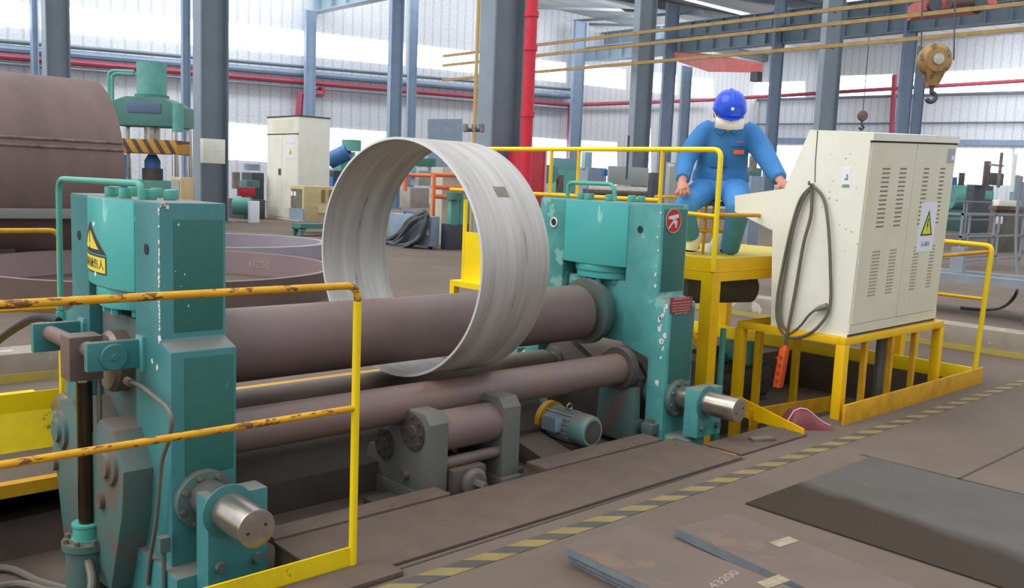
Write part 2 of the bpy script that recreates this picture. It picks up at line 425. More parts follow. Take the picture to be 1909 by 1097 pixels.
trim(MB().tube([ony(600, 163, YW-.6), ony(600, 175, YW-.6), ony(560, 176, YW-.6), ony(557, 218, YW-.6)], .2, 8), REDW)
trim(MB().tube([onx(1662, 250, XW-1), onx(1668, 140, XW-1)], .2, 8), REDW)
q = [onx(u, v, XW-.05) for u, v in ((1395, 266), (1920, 272), (1920, 262), (1395, 257))]
trim(MB().loft([q, [p + Vector((-.3, 0, 0)) for p in q]]), COLF)
# skylights in the roof sheet
for pts in ([(1275, 0), (1290, 0), (1450, 39), (1425, 39)], [(1310, -40), (1345, -40), (1480, 10), (1440, 8)], [(1560, 2), (1700, -6), (1725, 14), (1640, 28)], [(1560, -30), (1750, -40), (1780, -8), (1600, -2)], [(860, 0), (890, -12), (890, 2), (872, 6)]):
    q = [onz(u, v, ZR-.03) for u, v in pts]
    wn += 1; struct('window_%d' % wn, MB().loft([q, [p + Vector((0, 0, .02)) for p in q]]), SKYL)

# columns and girders
def hcol(x, y, w, d, z0, z1, m, m2, label, group='steel building columns'):
    t = thing('steel_column', label, 'column', (x, y, z0), group)
    for k in (0, 1):
        xx = x if k == 0 else x + w - .04
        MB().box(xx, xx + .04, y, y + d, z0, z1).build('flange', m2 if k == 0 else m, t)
    MB().box(x + .04, x + w - .04, y + d*.5 - .02, y + d*.5 + .02, z0, z1).build('web', m, t)
    MB().box(x - .08, x + w + .08, y - .08, y + d + .08, z0, z0 + .05).build('base_plate', m, t)
    return t
def col_px(u0, um, u1, Z, m, m2, label, z1=14):
    c = at(um, 340, Z); x, y = c.x, c.y
    d = max(.15, onx(u0, 340, x).y - y); w = max(.2, ony(u1, 340, y).x - x)
    return hcol(x, y, w, d, 0, z1, m, m2, label)
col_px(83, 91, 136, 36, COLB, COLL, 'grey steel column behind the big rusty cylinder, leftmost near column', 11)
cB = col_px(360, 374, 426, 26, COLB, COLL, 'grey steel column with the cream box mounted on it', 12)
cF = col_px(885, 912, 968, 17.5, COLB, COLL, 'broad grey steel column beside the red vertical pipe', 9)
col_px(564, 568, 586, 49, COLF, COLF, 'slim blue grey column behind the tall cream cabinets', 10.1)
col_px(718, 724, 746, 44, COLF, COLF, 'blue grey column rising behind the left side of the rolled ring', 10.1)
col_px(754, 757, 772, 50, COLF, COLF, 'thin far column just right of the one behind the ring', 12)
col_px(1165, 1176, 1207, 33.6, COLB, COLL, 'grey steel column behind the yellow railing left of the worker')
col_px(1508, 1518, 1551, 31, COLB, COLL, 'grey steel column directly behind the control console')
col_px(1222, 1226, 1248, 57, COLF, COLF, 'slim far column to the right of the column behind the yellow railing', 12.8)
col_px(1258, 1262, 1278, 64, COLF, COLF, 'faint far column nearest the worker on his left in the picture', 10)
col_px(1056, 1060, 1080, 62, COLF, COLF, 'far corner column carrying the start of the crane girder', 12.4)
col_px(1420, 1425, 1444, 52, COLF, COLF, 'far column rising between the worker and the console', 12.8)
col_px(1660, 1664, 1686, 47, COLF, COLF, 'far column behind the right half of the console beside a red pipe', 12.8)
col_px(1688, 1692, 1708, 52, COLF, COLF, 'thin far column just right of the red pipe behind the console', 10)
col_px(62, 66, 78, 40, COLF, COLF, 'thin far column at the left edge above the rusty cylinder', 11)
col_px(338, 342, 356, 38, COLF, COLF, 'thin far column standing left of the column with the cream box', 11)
def girder(x, w, y0, y1, z0, z1, m, label, step=1.2):
    t = thing('crane_girder', label, 'girder', (x, y0, z0))
    MB().box(x-w*.05, x+w*.05, y0, y1, z0, z1).build('web', m, t)
    MB().box(x-w, x+w, y0, y1, z1-.06, z1).build('flange', m, t)
    MB().box(x-w, x+w, y0, y1, z0, z0+.06).build('flange', m, t)
    y = y0 + .4; k = 0
    while y < y1 and k < 40:
        MB().box(x-w*.85, x+w*.85, y, y+.06, z0+.06, z1-.06).build('stiffener', m, t); y += step; k += 1
girder(26.2, .3, 27, 44.9, 10.15, 11.4, GIRD, 'blue grey ribbed crane girder at the top left, above the cream cabinets', 1.4)
girder(47, .3, 8, 44.9, 9.9, 10.9, GIRD, 'lower of two ribbed crane girders crossing behind the yellow conductor bars', 1.2)
girder(49.5, .3, 8, 44.9, 11.2, 12.3, GIRD, 'upper of two ribbed crane girders crossing behind the yellow conductor bars', 1.2)
for i, (u0, v0, u1, v1) in enumerate(((1000, 22, 1430, 110), (1080, -20, 1500, 62), (1180, -45, 1600, 30))):
    trim(MB().bar(onz(u0, v0, 12.9), onz(u1, v1, 12.9), .3, .5), COLB)
for i, (u0, v0, u1, v1) in enumerate(((995, 14, 1185, 20), (1060, 40, 1310, 22), (1080, 45, 1330, 50))):
    trim(MB().bar(onz(u0, v0, 12.7), onz(u1, v1, 12.7), .16, .16), COLB)
for v, z, lab in ((62, 0, 'topmost'), (84, 0, 'middle'), (118, 0, 'lowest')):
    p = onx(1185, v, 25.8)
    t = thing('conductor_bar', '%s of the three brownish yellow conductor bars crossing the upper right' % lab, 'conductor bar', (25.8, 2, p.z), 'crane conductor bars')
    MB().box(25.76, 25.84, 1, 33, p.z-.055, p.z+.055).build('bar', COPPER, t)
    for yb in (7.0, 14.35, 21.8, 29.0): MB().box(25.84, 26.2, yb, yb+.08, p.z-.03, p.z+.03).build('bracket', COLB, t)

# ================================================================== FLOOR DETAILS
trim(MB().box(1.2, 10.5, 2.565, 2.65, .0005, .0025), HAZ)
def flatline(p, q, w, m=SEAM):
    trim(MB().bar((p[0], p[1], .001), (q[0], q[1], .001), w, .003), m)
flatline((5.05, 2.40), (5.12, .3), .013); flatline((5.06, 1.85), (9.5, 1.87), .013)
flatline((1.98, 2.735), (4.4, 2.76), .012); flatline((4.38, 3.3), (4.42, 2.83), .012, YELO)
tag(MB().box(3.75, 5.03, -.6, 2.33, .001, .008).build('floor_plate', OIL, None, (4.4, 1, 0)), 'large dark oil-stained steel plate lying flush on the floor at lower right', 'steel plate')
g = 'tread plate pit covers'
tag(MB().box(1.73, 4.38, 2.765, 3.235, .001, .014).build('pit_cover', COVER, None, (3, 3, 0), .003), 'long wide brown tread plate covering the pit in front of the rolls', 'cover plate', g)
tag(MB().box(1.74, 2.66, 3.245, 3.37, -.012, .02).build('pit_cover', COVER, None, (2.2, 3.3, 0), .003), 'narrow brown cover strip left of the roller carriage', 'cover plate', g)
tag(MB().box(3.30, 4.28, 3.245, 3.40, -.012, .02).build('pit_cover', COVER, None, (3.8, 3.3, 0), .003), 'narrow brown cover strip in front of the small electric motor', 'cover plate', g)
tag(MB().box(1.1, 1.975, 2.675, 2.835, .001, .022).build('pit_cover', COVER, None, (1.5, 2.7, 0), .003), 'short brown tread plate at the foot of the near yellow railing', 'cover plate', g)
tag(MB().box(4.43, 5.15, 2.80, 3.06, .001, .012).build('pit_cover', COVER, None, (4.8, 2.9, 0), .003), 'brown tread plate between far roll stand and console frame', 'cover plate', g)

def steel_sheet(c0, c1, L, z0, th, label, m, group=None, sk=0.0, name='steel_sheet'):
    """sheet whose far short edge runs c0->c1 and that extends L toward the viewer"""
    c0, c1 = Vector((*c0, 0)), Vector((*c1, 0)); e = (c1-c0); n = Vector((e.y, -e.x, 0)).normalized()
    q = [c0, c1, c1 + n*L, c0 + n*L]
    t = thing(name, label, 'steel sheet', (c0.x, c0.y, z0), group)
    MB().loft([[p + Vector((0, 0, z0+.001)) for p in q], [p + Vector((0, 0, z0+th-.001)) for p in q]]).build('sheet_edge', PEDGE, t)
    ins = lambda p: p
    MB().loft([[p + Vector((0, 0, z0+th-.001)) for p in q], [p + Vector((0, 0, z0+th)) for p in q]]).build('sheet_face', m, t)
    return t
grp = 'stacked steel sheets'
s1 = steel_sheet((2.56, 2.345), (2.98, 2.33), 1.7, 0.0, .022, 'bottom sheet of the left stack of three cut steel plates', PLATE, grp)
s2 = steel_sheet((2.545, 2.36), (2.965, 2.345), 1.7, .024, .022, 'middle sheet of the left stack of three cut steel plates', PLATE, grp)
s3 = steel_sheet((2.53, 2.375), (2.95, 2.36), 1.7, .05, .03, 'top sheet of the left stack, with chalk writing on it', PLATE, grp)
s4 = steel_sheet((3.13, 2.28), (3.50, 2.23), 1.7, .004, .04, 'single thick steel plate right of the stacked plates, pale tag on top', PLATE)
p = onz(1350, 1080, .081); text('chalk_writing', '43200', .05, mat('faint_chalk', '#9d8f86', rough=.9), s3, (p.x, p.y, .0803), (1, .1, 0), (-.1, 1, 0), .19, .0002)
for s, (u, v), z in ((s3, (1442, 1085), .0805), (s4, (1462, 1011), .0445)):
    p = onz(u, v, z); MB().loft([[p + Vector((a, b, k)) for a, b in ((-.06, .035), (.07, .02), (.06, -.035), (-.07, -.02))] for k in (0, .0015)]).build('paper_tag', mat('tan_paper', '#a89a80', '#8e8069', scale=30, rough=.8) if s is s3 else bpy.data.materials['tan_paper'], s)

# ================================================================== ROLL STANDS
def bolt(mb_, p, d, r=.018, h=.018):
    p = Vector(p); d = Vector(d).normalized(); mb_.cyl(p, p + d*h, r, n=6)
def roll_stand(X0, near):
    lab = ('nearer teal roll stand with the yellow warning triangle on its cylinder' if near else 'farther teal roll stand bearing a round red emblem and red plate')
    t = thing('roll_stand', lab, 'roll stand', (X0+.13, 4.03, 0), 'roll stands of the plate rolling machine')
    W = .27; X1 = X0 + W; ZT = 1.37 if near else 1.405; zb = -.34 if near else -.12
    body = TEAL if near else TEALW
    # frame: stepped outer outline with a slot for the cylinder
    yo = [(3.40, zb), (3.40, .80), (3.50, .83), (3.50, ZT), (4.56, ZT), (4.56, .83), (4.66, .80), (4.66, zb),
          (4.32, zb), (4.32, ZT-.03), (3.76, ZT-.03), (3.76, zb)]
    if not near: yo[8:] = [(4.52, zb), (4.52, .44), (4.32, .50), (4.32, ZT-.03), (3.76, ZT-.03), (3.76, .50), (3.54, .44), (3.54, zb)]
    MB().prism(yo, 'x', X0, X1).build('frame', body, t, None, .008)
    XC = X0 + .225
    RC = .81; ha = math.asin(.279/RC)
    arc = [(X0 - .05 + RC - RC*math.cos(-ha + 2*ha*i/24), 4.04 + RC*math.sin(-ha + 2*ha*i/24)) for i in range(25)] + [(X0+.2, 4.319), (X0+.2, 3.761)]
    cyl = MB().prism(arc, 'z', .99, ZT-.004).build('cylinder_housing', TEALB if near else TEALB, t, None, .006)
    fl = MB().cyl((XC, 4.04, .945), (XC, 4.04, .988), .27, n=48)
    fl.cyl((XC, 4.04, .90), (XC, 4.04, .943), .26, n=48).build('cylinder_flange', TEALB, cyl, None, .003)
    for k in range(12):
        a = 2*PI*k/12 + .2
        b = MB(); bolt(b, (XC+.225*math.cos(a), 4.04+.225*math.sin(a), .90), (0, 0, -1), .022, .03); b.build('flange_bolt', TEALB, cyl)
    for k in range(8):
        a = 2*PI*k/8 + .3
        q = (X0+.135+.1*math.cos(a), 4.04+.25*math.sin(a), ZT)
        MB().cyl(q, (q[0], q[1], ZT+.042), .026, n=20).build('top_bolt', TEALP, t, None, .004)
    for za, zb2, yy in ((.85, ZT-.02, 3.5), (.30, .785, 3.40)):  # thin darker green sheets over the side faces, teal border left bare
        MB().box(X0+(.055 if near else .03), X1-.014, yy-.0035, yy-.0002, za+(.01 if za > .5 else 0), zb2-(.045 if za > .5 and near else .012)).build('dark_side_sheet', TEALS, t, None, .002)
    # bearing yoke in the slot
    zy0, zy1 = (.36, .86) if near else (.50, .90)
    MB().box(X0+.05, X1-.02, 3.775, 4.305, zy0, zy1).build('bearing_block', TEALD if near else TEALW, t, None, .01)
    if near:
        MB().lathe([(.001, -.05), (.12, -.05), (.135, -.03), (.135, .06)], (X0+.02, 4.03, .66), (1, 0, 0)).build('bearing_cover', STEELD, t)
    else:
        m_ = MB(); m_.lathe([(.215, .0), (.215, .045), (.20, .06), (.20, .09)], (X0-.09, 4.03, .68), (1, 0, 0), 40).build('bearing_cover', TEALD, t)
    # bolt holes in the legs
    for y, z in ((3.63, 1.18), (4.44, 1.18)) if near else ((3.66, 1.24), (4.42, 1.24)):
        h = MB().cyl((X0-.003, y, z), (X0+.002, y, z), .022, n=20).build('bolt_hole', BLACK, t)
        if not near and y > 4: MB().tube([(X0-.003, y+.03*math.cos(2*PI*k/20), z+.03*math.sin(2*PI*k/20)) for k in range(20)], .006, 6, closed=True).build('hole_rim', OFFW, t)
    # lower roll side units and base
    MB().box(X0-.03 if near else X0+.03, X0+.2, 3.28 if near else 3.22, 4.78, zb-.02, -.06 if near else -.02).build('base_beam', TEAL if near else TEALW, t, None, .006)
    zbr = -.34 if near else -.0
    brs = [(3.17, 3.275), (4.785, 4.89)]
    for k, (ya, yb) in enumerate(brs):
        br = MB().box(X0+.045, X0+.29, ya, yb, zbr, .275 if near else .30).build('shaft_bracket', TEAL if near else TEALW, t, None, .005)
        s = -1 if k == 0 else 1; yf = ya if k == 0 else yb
        MB().cyl((X0+.125, yf, .215), (X0+.125, yf + s*.007, .215), .104, n=36).build('collar_ring', TEAL, br, None, .003)
        for bx in (.09, .245):
            b = MB(); bolt(b, (X0+bx, yf, -.0 if near else .06), (0, s, 0), .021, .022); b.build('bracket_bolt', TEALD, br)
        yi = 3.41 if k == 0 else 4.65
        MB().cyl((X0+.125, yi, .215), (X0+.125, yf + s*.235, .215), .073, n=40).build('guide_shaft', STEEL, t, None, .006)
        f = MB().cyl((X0+.125, yi, .20), (X0+.125, yi + s*.05, .20), .118, n=36).build('shaft_flange', TEALD, t, None, .004)
        for q in range(8):
            a = 2*PI*q/8 + .3
            b = MB(); bolt(b, (X0+.125+.1*math.cos(a), yi+s*.05, .20+.1*math.sin(a)), (0, s, 0), .011, .01); b.build('flange_bolt', STEELD, f)
        for q in (-.036, .034):
            e = yf + s*.235
            MB().cyl((X0+.125+q, e - s*.004, .215+q*.3), (X0+.125+q, e + s*.001, .215+q*.3), .006, n=12).build('tapped_hole', BLACK, t)
    if not near:
        MB().cyl((X0+.125, 3.53, .215), (X0+.125, 3.75, .215), .06, n=28).build('guide_shaft', STEEL, t)
        MB().cyl((X0+.125, 3.545, .215), (X0+.125, 3.59, .215), .10, n=28).build('shaft_collar', TEALD, t, None, .004)
        for yy in (3.42, 3.55):
            ck = MB().box(X0-.07, X0-.0, yy, yy+.09, -.02, .045).build('anchor_clamp', TEALD, t, None, .006)
            b = MB(); bolt(b, (X0-.035, yy+.045, .045), (0, 0, 1), .018, .03); b.build('clamp_nut', STEELD, ck)
    # side bearing housings of the two lower rolls, below the yoke
    lb = MB()
    lb.prism([(3.74, -.25 if near else -.1), (3.60, .12), (3.58, .30), (3.70, .44), (3.84, .46), (4.0, .34), (4.22, .46), (4.36, .44), (4.48, .30), (4.46, .12), (4.33, -.3 if near else -.1)], 'x', X0-.02 if not near else X0-.12, X0+.05 if not near else X0+.12)
    lh = lb.build('lower_bearing_housing', TEALD if near else DARK, t, None, .012)
    for y in (3.72, 4.34):
        xx = X0-.12 if near else X0-.02
        MB().lathe([(.001, -.035), (.05, -.035), (.055, -.02), (.085, -.015), (.09, 0)], (xx, y, .30), (1, 0, 0)).build('bearing_cap', TEALD if near else DARK, lh)
        MB().cyl((xx-.02, y+.1, .12), (xx, y+.1, .12), .035, n=20).build('plug', STEELD, lh)
    return t, cyl

near, cyl1 = roll_stand(1.38, True)
far, cyl2 = roll_stand(4.46, False)

# --- near stand extras
MB().tube([(1.42, 3.79, 1.36), (1.42, 3.79, 1.435), (1.40, 4.80, 1.43), (1.40, 4.80, .745)], .014, 12, bend=.07).build('oil_pipe', TEALP, near)
o = MB().box(1.33, 1.47, 4.57, 4.86, .70, .735).build('pipe_bracket', TEAL, near, None, .004)
m_ = MB(); m_.cyl((1.40, 4.80, .735), (1.40, 4.80, .775), .024, n=6); m_.cyl((1.40, 4.80, .785), (1.40, 4.80, .815), .022, n=6); m_.build('pipe_fitting', TEALP, near)
MB().tube(spline([(1.36, 4.70, .742), (1.33, 4.9, .735), (1.3, 5.12, .67), (1.25, 5.5, .50), (1.1, 5.8, .2), (.9, 6.0, .04)]), .02, 10).build('hydraulic_hose', BLACK, near)
# lugs, pin and link
def lug(y0, y1, z0, z1):
    l = MB().box(1.165, 1.385, y0, y1, z0, z1).build('lug', TEAL, near, None, .004)
    MB().box(1.365, 1.385, y0-.03, y1+.0, z0-.015, z1+.015).build('weld_pad', TEALW, l, None, .003)
    return l
l1 = lug(3.68, 3.72, .695, .81)
MB().lathe([(.001, -.018), (.012, -.018), (.014, -.012), (.05, -.012), (.054, -.008), (.054, 0)], (1.265, 3.68, .748), (0, 1, 0)).build('pin_cap', TEAL, l1)
l2 = lug(4.40, 4.44, .655, .785)
MB().cyl((1.235, 3.72, .75), (1.235, 4.40, .74), .034, n=24).build('hinge_pin', BROWN, near)
MB().box(1.165, 1.30, 3.90, 4.02, .615, .80).build('link_block', BROWN, near, None, .006)
gp = MB().box(1.33, 1.50, 4.672, 4.74, -.12, .29).build('rear_guide_plate', TEAL, near, None, .005)
MB().tube([(1.43+.075*math.cos(2*PI*k/28), 4.670, .17+.075*math.sin(2*PI*k/28)) for k in range(28)], .005, 6, closed=True).build('guide_ring', STEELD, gp)
for bz in (.02, -.06): b = MB(); bolt(b, (1.375, 4.672, bz), (0, -1, 0), .018, .02); b.build('guide_bolt', STEELD, gp)
# bearing cover fitting and hose down the leg
MB().tube(spline([onx(u, v, 1.34) for u, v in ((240, 712), (262, 720), (290, 742), (312, 762), (320, 785), (315, 820), (302, 860), (296, 920), (290, 980), (280, 1040), (275, 1090))]), .009, 8).build('lubrication_hose', GREYH, near)
p = onx(240, 712, 1.34); m_ = MB(); m_.cyl(p + Vector((0, .02, 0)), p - Vector((0, .03, 0)), .018, n=8); m_.build('hose_fitting', STEELD, near)
p = onx(305, 1015, 1.34)
m_ = MB(); m_.box(p.x-.02, p.x+.02, p.y-.02, p.y+.02, p.z-.03, p.z+.03); m_.tube([p, p + Vector((0, 0, -.2))], .01, 8); m_.build('hose_junction', TEALD, near)
# paint chips on edges
def chips(parent, pts, m=OFFW):
    for p, r, nrm in pts:
        nrm = Vector(nrm); u, w, d = basis(nrm); p = Vector(p); k = [random.uniform(.5, 1.2) for _ in range(9)]
        L = [[p + d*h + u*(r*k[i]*math.cos(2*PI*i/9)) + w*(r*k[i]*1.5*math.sin(2*PI*i/9)) for i in range(9)] for h in (-.002, .0012)]
        MB().loft(L).build('paint_chip', m, parent)
chips(near, [((1.379, 3.53, .72), .012, (-1, 0, 0)), ((1.379, 3.58, .735), .009, (-1, 0, 0)), ((1.379, 3.505, .84), .014, (-1, 0, 0))])
chips(near, [((1.379, 3.502+random.uniform(0, .004), z), random.uniform(.003, .008), (-1, 0, 0)) for z in [.86+.0155*k for k in range(32)] if random.random() < .75])
chips(near, [((1.382+random.uniform(0, .03), 3.499, 1.368-random.uniform(0, .02)), random.uniform(.003, .007), (0, -1, 0)) for k in range(8)])
chips(near, [((1.40+random.uniform(0, .2), 3.4953, random.uniform(.9, 1.3)), random.uniform(.002, .004), (0, -1, 0)) for k in range(7)])
chips(far, [((4.459, 3.505+random.uniform(0, .02), z), random.uniform(.004, .012), (-1, 0, 0)) for z in (.9, .97, 1.02, 1.12, 1.2, 1.27, 1.35)])
chips(far, [((4.459, 3.42+random.uniform(0, .05), z), random.uniform(.006, .016), (-1, 0, 0)) for z in (.77, .75, .70, .71, .64, .56, .78, .73, .66, .60, .52, .46, .3, .56)])
# curved warning sign on near cylinder
cc = Vector((1.38-.05+.81, 4.04, 0)); RR = .8105
def on_cyl(a, z, h=.0): return cc + Vector((math.cos(a)*(RR+h), math.sin(a)*(RR+h), z))
def cyl_patch(poly, h0, h1, name, m, parent, sub=12):
    """polygon in (angle, z), convex, wrapped on the cylinder"""
    b = bmesh.new(); vs = [b.verts.new((a, z, 0)) for a, z in poly]; b.faces.new(vs)
    amin, amax = min(a for a, z in poly), max(a for a, z in poly)
    for i in range(1, sub):
        aa = amin + (amax-amin)*i/sub
        bmesh.ops.bisect_plane(b, geom=b.verts[:] + b.edges[:] + b.faces[:], plane_co=(aa, 0, 0), plane_no=(1, 0, 0))
    r = bmesh.ops.extrude_face_region(b, geom=b.faces[:]); top = [g for g in r['geom'] if isinstance(g, bmesh.types.BMVert)]
    for v in top: v.co.z = 1
    for v in b.verts: v.co = on_cyl(v.co.x, v.co.y, h1 if v.co.z > .5 else h0)
    x = MB(); x.bm.free(); x.bm = b; return x.build(name, m, parent)
def ang_for(u, v):
    best = None
    for i in range(1500):
        a = PI*.88 + i/1500*PI*.24
        z = zat(cc.x+RR*math.cos(a), cc.y+RR*math.sin(a), v); q = on_cyl(a, z)
        e = abs(pix(q)[0]-u)
        if best is None or e < best[0]: best = (e, a, z)
    return best[1], best[2]
aR, zB = ang_for(198, 477); aT, zTp = ang_for(168, 412); aL = 2*aT - aR
ws = cyl_patch([(aL, zB), (aR, zB), (aT, zTp)], -.002, .001, 'warning_triangle', SIGNB, cyl1)
k = .62; zc = zB + (zTp-zB)*.36
cyl_patch([(aT+(a-aT)*k, zc+(z-zc)*k) for a, z in ((aL, zB), (aR, zB), (aT, zTp))], .001, .002, 'triangle_fill', SIGNY, cyl1)
cyl_patch([(aT-.004, zc-.01), (aT+.004, zc-.01), (aT+.008, zc+.055), (aT-.008, zc+.055)], .002, .003, 'exclamation_mark', SIGNB, cyl1, 3)
cyl_patch([(aT-.006, zc-.033), (aT+.006, zc-.033), (aT+.006, zc-.02), (aT-.006, zc-.02)], .002, .003, 'exclamation_mark', SIGNB, cyl1, 3)
zb1, zb0 = zB-.006, zB-.085; SG = 1 if aR > aL else -1
cyl_patch([(aL, zb0), (aR, zb0), (aR, zb1), (aL, zb1)], -.002, .001, 'sign_panel', SIGNB, cyl1)
cyl_patch([(aL+SG*.01, zb0+.007), (aR-SG*.01, zb0+.007), (aR-SG*.01, zb1-.007), (aL+SG*.01, zb1-.007)], .001, .002, 'sign_panel_fill', SIGNY, cyl1)
chars = '当心机械伤人'
for i, ch in enumerate(chars):
    a = aL + (aR-aL)*(i+.75)/(len(chars)+.5); n_ = Vector((math.cos(a), math.sin(a), 0)); rgt = Vector((-math.sin(a), math.cos(a), 0))
    text('sign_lettering', ch, .045, SIGNB, cyl1, on_cyl(a, (zb0+zb1)/2, .0025), rgt, (0, 0, 1), abs(aR-aL)*RR/7.2, .0003)
for u, v in ((175, 418), (178, 511)):
    a, z = ang_for(u, v); cyl_patch([(a-.04+.0*q, z+.0) if 0 else (a+.016*math.cos(q*PI/4), z+.011*math.sin(q*PI/4)) for q in range(8)], -.001, .001, 'paint_chip', WHITE, cyl1, 4)
# --- far stand extras
MB().tube([(4.6, 4.44, 1.40), (4.6, 4.44, 1.515), (4.6, 4.02, 1.515), (4.6, 4.0, 1.40)], .014, 12, bend=.05).build('oil_pipe', TEALP, far)
# red round emblem on -Y face
ec = ony(1254, 412, 3.50); er = .075
em = MB().cyl((ec.x, 3.4958, ec.z), (ec.x, 3.492, ec.z), er, n=48).build('round_emblem', RED, far)
MB().tube([(ec.x+er*math.cos(2*PI*k/40), 3.4925, ec.z+er*math.sin(2*PI*k/40)) for k in range(40)], .003, 6, closed=True).build('emblem_rim', WOOD, em)
def flat(poly, y0, y1, name, m, par): return MB().prism([(ec.x+a, ec.z+b) for a, b in poly], 'y', y0, y1).build(name, m, par)
flat([(-.055, .012), (-.05, .028), (.045, .042), (.05, .022), (.0, .008)], 3.490, 3.4922, 'emblem_mark', OFFW, em)
flat([(.0, .008), (.012, .006), (-.04, -.05), (-.048, -.044)], 3.490, 3.4922, 'emblem_mark', OFFW, em)
flat([(.012*math.cos(a*PI/8)*1.5+.018, .015*math.sin(a*PI/8)-.008) for a in range(16)], 3.490, 3.4922, 'emblem_mark', OFFW, em)
flat([(.02, -.02), (.034, -.016), (.03, -.045), (.018, -.04)], 3.490, 3.4922, 'emblem_mark', OFFW, em)
q = [ony(u, v, 3.40) for u, v in ((1249, 585), (1288, 582), (1289, 553), (1248, 556))]
rp = MB().loft([[p + Vector((0, -.0042, 0)) for p in q], [p + Vector((0, -.008, 0)) for p in q]]).build('instruction_plate', REDD, far)
cx_, cz_ = sum(p.x for p in q)/4, sum(p.z for p in q)/4
w_ = (q[1]-q[0]).length
# the plate's lettering is too small to read in the photo: rows of short worn strokes
for r_, (dz, n_, h_, wf) in enumerate(((.042, 7, .016, .7), (.018, 12, .008, .84), (.001, 12, .008, .84), (-.016, 11, .008, .8), (-.033, 12, .008, .84), (-.05, 8, .008, .6))):
    for k in range(n_):
        x_ = cx_ - w_*wf/2 + w_*wf*k/n_
        MB().box(x_, x_ + w_*wf/n_*random.uniform(.5, .8), 3.3912, 3.3922, cz_+dz-h_/2, cz_+dz+h_/2).build('plate_lettering', PINKT, rp)
# ================================================================== ROLLS
def roll(name, label, y, z, r, x0, x1, m, jr=None):
    t = thing(name, label, 'roll', ((x0+x1)/2, y, z), 'rolls of the plate rolling machine')
    MB().lathe([(r-.006, x0), (r, x0+.006), (r, x1-.006), (r-.006, x1)], (0, y, z), (1, 0, 0), 64).build('roll_barrel', m, t)
    jr = jr or r*.6
    MB().cyl((x0-.10, y, z), (x0+.01, y, z), jr, n=32).build('journal', STEELD, t)
    MB().cyl((x1-.01, y, z), (x1+.10, y, z), jr, n=32).build('journal', STEELD, t)
    return t
roll('upper_roll', 'thick brown upper roll passing through the rolled steel ring', 4.03, .677, .178, 1.70, 4.31, ROLL)
roll('lower_roll', 'front lower roll, the slimmer reddish brown one nearest the pit covers', 3.70, .357, .097, 1.68, 4.36, ROLLR)
roll('lower_roll', 'rear lower roll under the ring, mostly hidden behind the front one', 4.36, .275, .097, 1.68, 4.36, ROLLG)
MB_ = MB()
for y, z in ((3.70, .357), (4.36, .275)):
    pass
tag(MB().box(1.7, 4.35, 4.62, 4.74, .0, .29).build('kerb_strip', YELO, None, (3, 4.66, 0)), 'yellow kerb strip on the floor behind the rolls', 'kerb')
# bearing saddles of the front lower roll at the far stand
t = thing('roll_bearing', 'greasy dark bearing at the far end of the front lower roll', 'bearing', (4.40, 3.70, .2))
MB().lathe([(.10, 0), (.135, .0), (.14, .03), (.14, .055), (.10, .06)], (4.352, 3.70, .357), (1, 0, 0), 36).build('bearing_ring', DARK, t)
MB().prism([(3.55, -.1), (3.57, .25), (3.85, .25), (3.87, -.1)], 'x', 4.37, 4.44).build('bearing_foot', TEALD, t, None, .006)

# rolled ring ------------------------------------------------------
t = thing('rolled_steel_ring', 'big open pale grey steel ring wrapped round the upper roll', 'steel ring', (3.06, 4.03, .43))
rc = Vector((0, 4.02, 1.075)); ay, az, th = .735, .64, .012; n = 120
xa, xb = 2.845, 3.295
def ell(k, d): a = 2*PI*k/n; return rc.y + (ay-d)*math.cos(a), rc.z + (az-d)*math.sin(a)
def shell(x0, x1, d0, d1):
    b = MB(); L = []
    for X, d in ((x0, d0), (x1, d0), (x1, d1), (x0, d1), (x0, d0)):
        L.append([(X, *ell(k, d)) for k in range(n)])
    return b.loft(L, caps=False)
shell(xa, xb, 0, th).build('ring_shell', STAIN, t)
shell(xa-.002, xa+.0005, -.0005, th+.0005).build('ring_edge', EDGE, t)
# a chalky scuffed weld patch on the outside
aa = [math.radians(d) for d in (34, 37)]
a0 = 2*PI
def ringpatch(x0, x1, k0, k1, name, m):
    P_ = [[(X, *ell(k, -.001)) for X in (x0, x1)] for k in (k0, (k0+k1)/2, k1)]
    vs = [p for r_ in P_ for p in r_]; b = MB()
    b.loft([[vs[0], vs[2], vs[4], vs[5], vs[3], vs[1]], [Vector(p) + Vector((0, 0, 0)) + (Vector(p)-Vector((p[0], rc.y, rc.z))).normalized()*.0006 for p in (vs[0], vs[2], vs[4], vs[5], vs[3], vs[1])]])
    return b.build(name, m, t)
kk = min([q/4 for q in range(100, 260)], key=lambda q: abs(pix((3.07, *ell(q, 0)))[1]-357))
ringpatch(3.03, 3.11, kk-.9, kk+.9, 'scuff_patch', mat('scuff', '#8f897a', '#7a7566', scale=30, rough=.8))

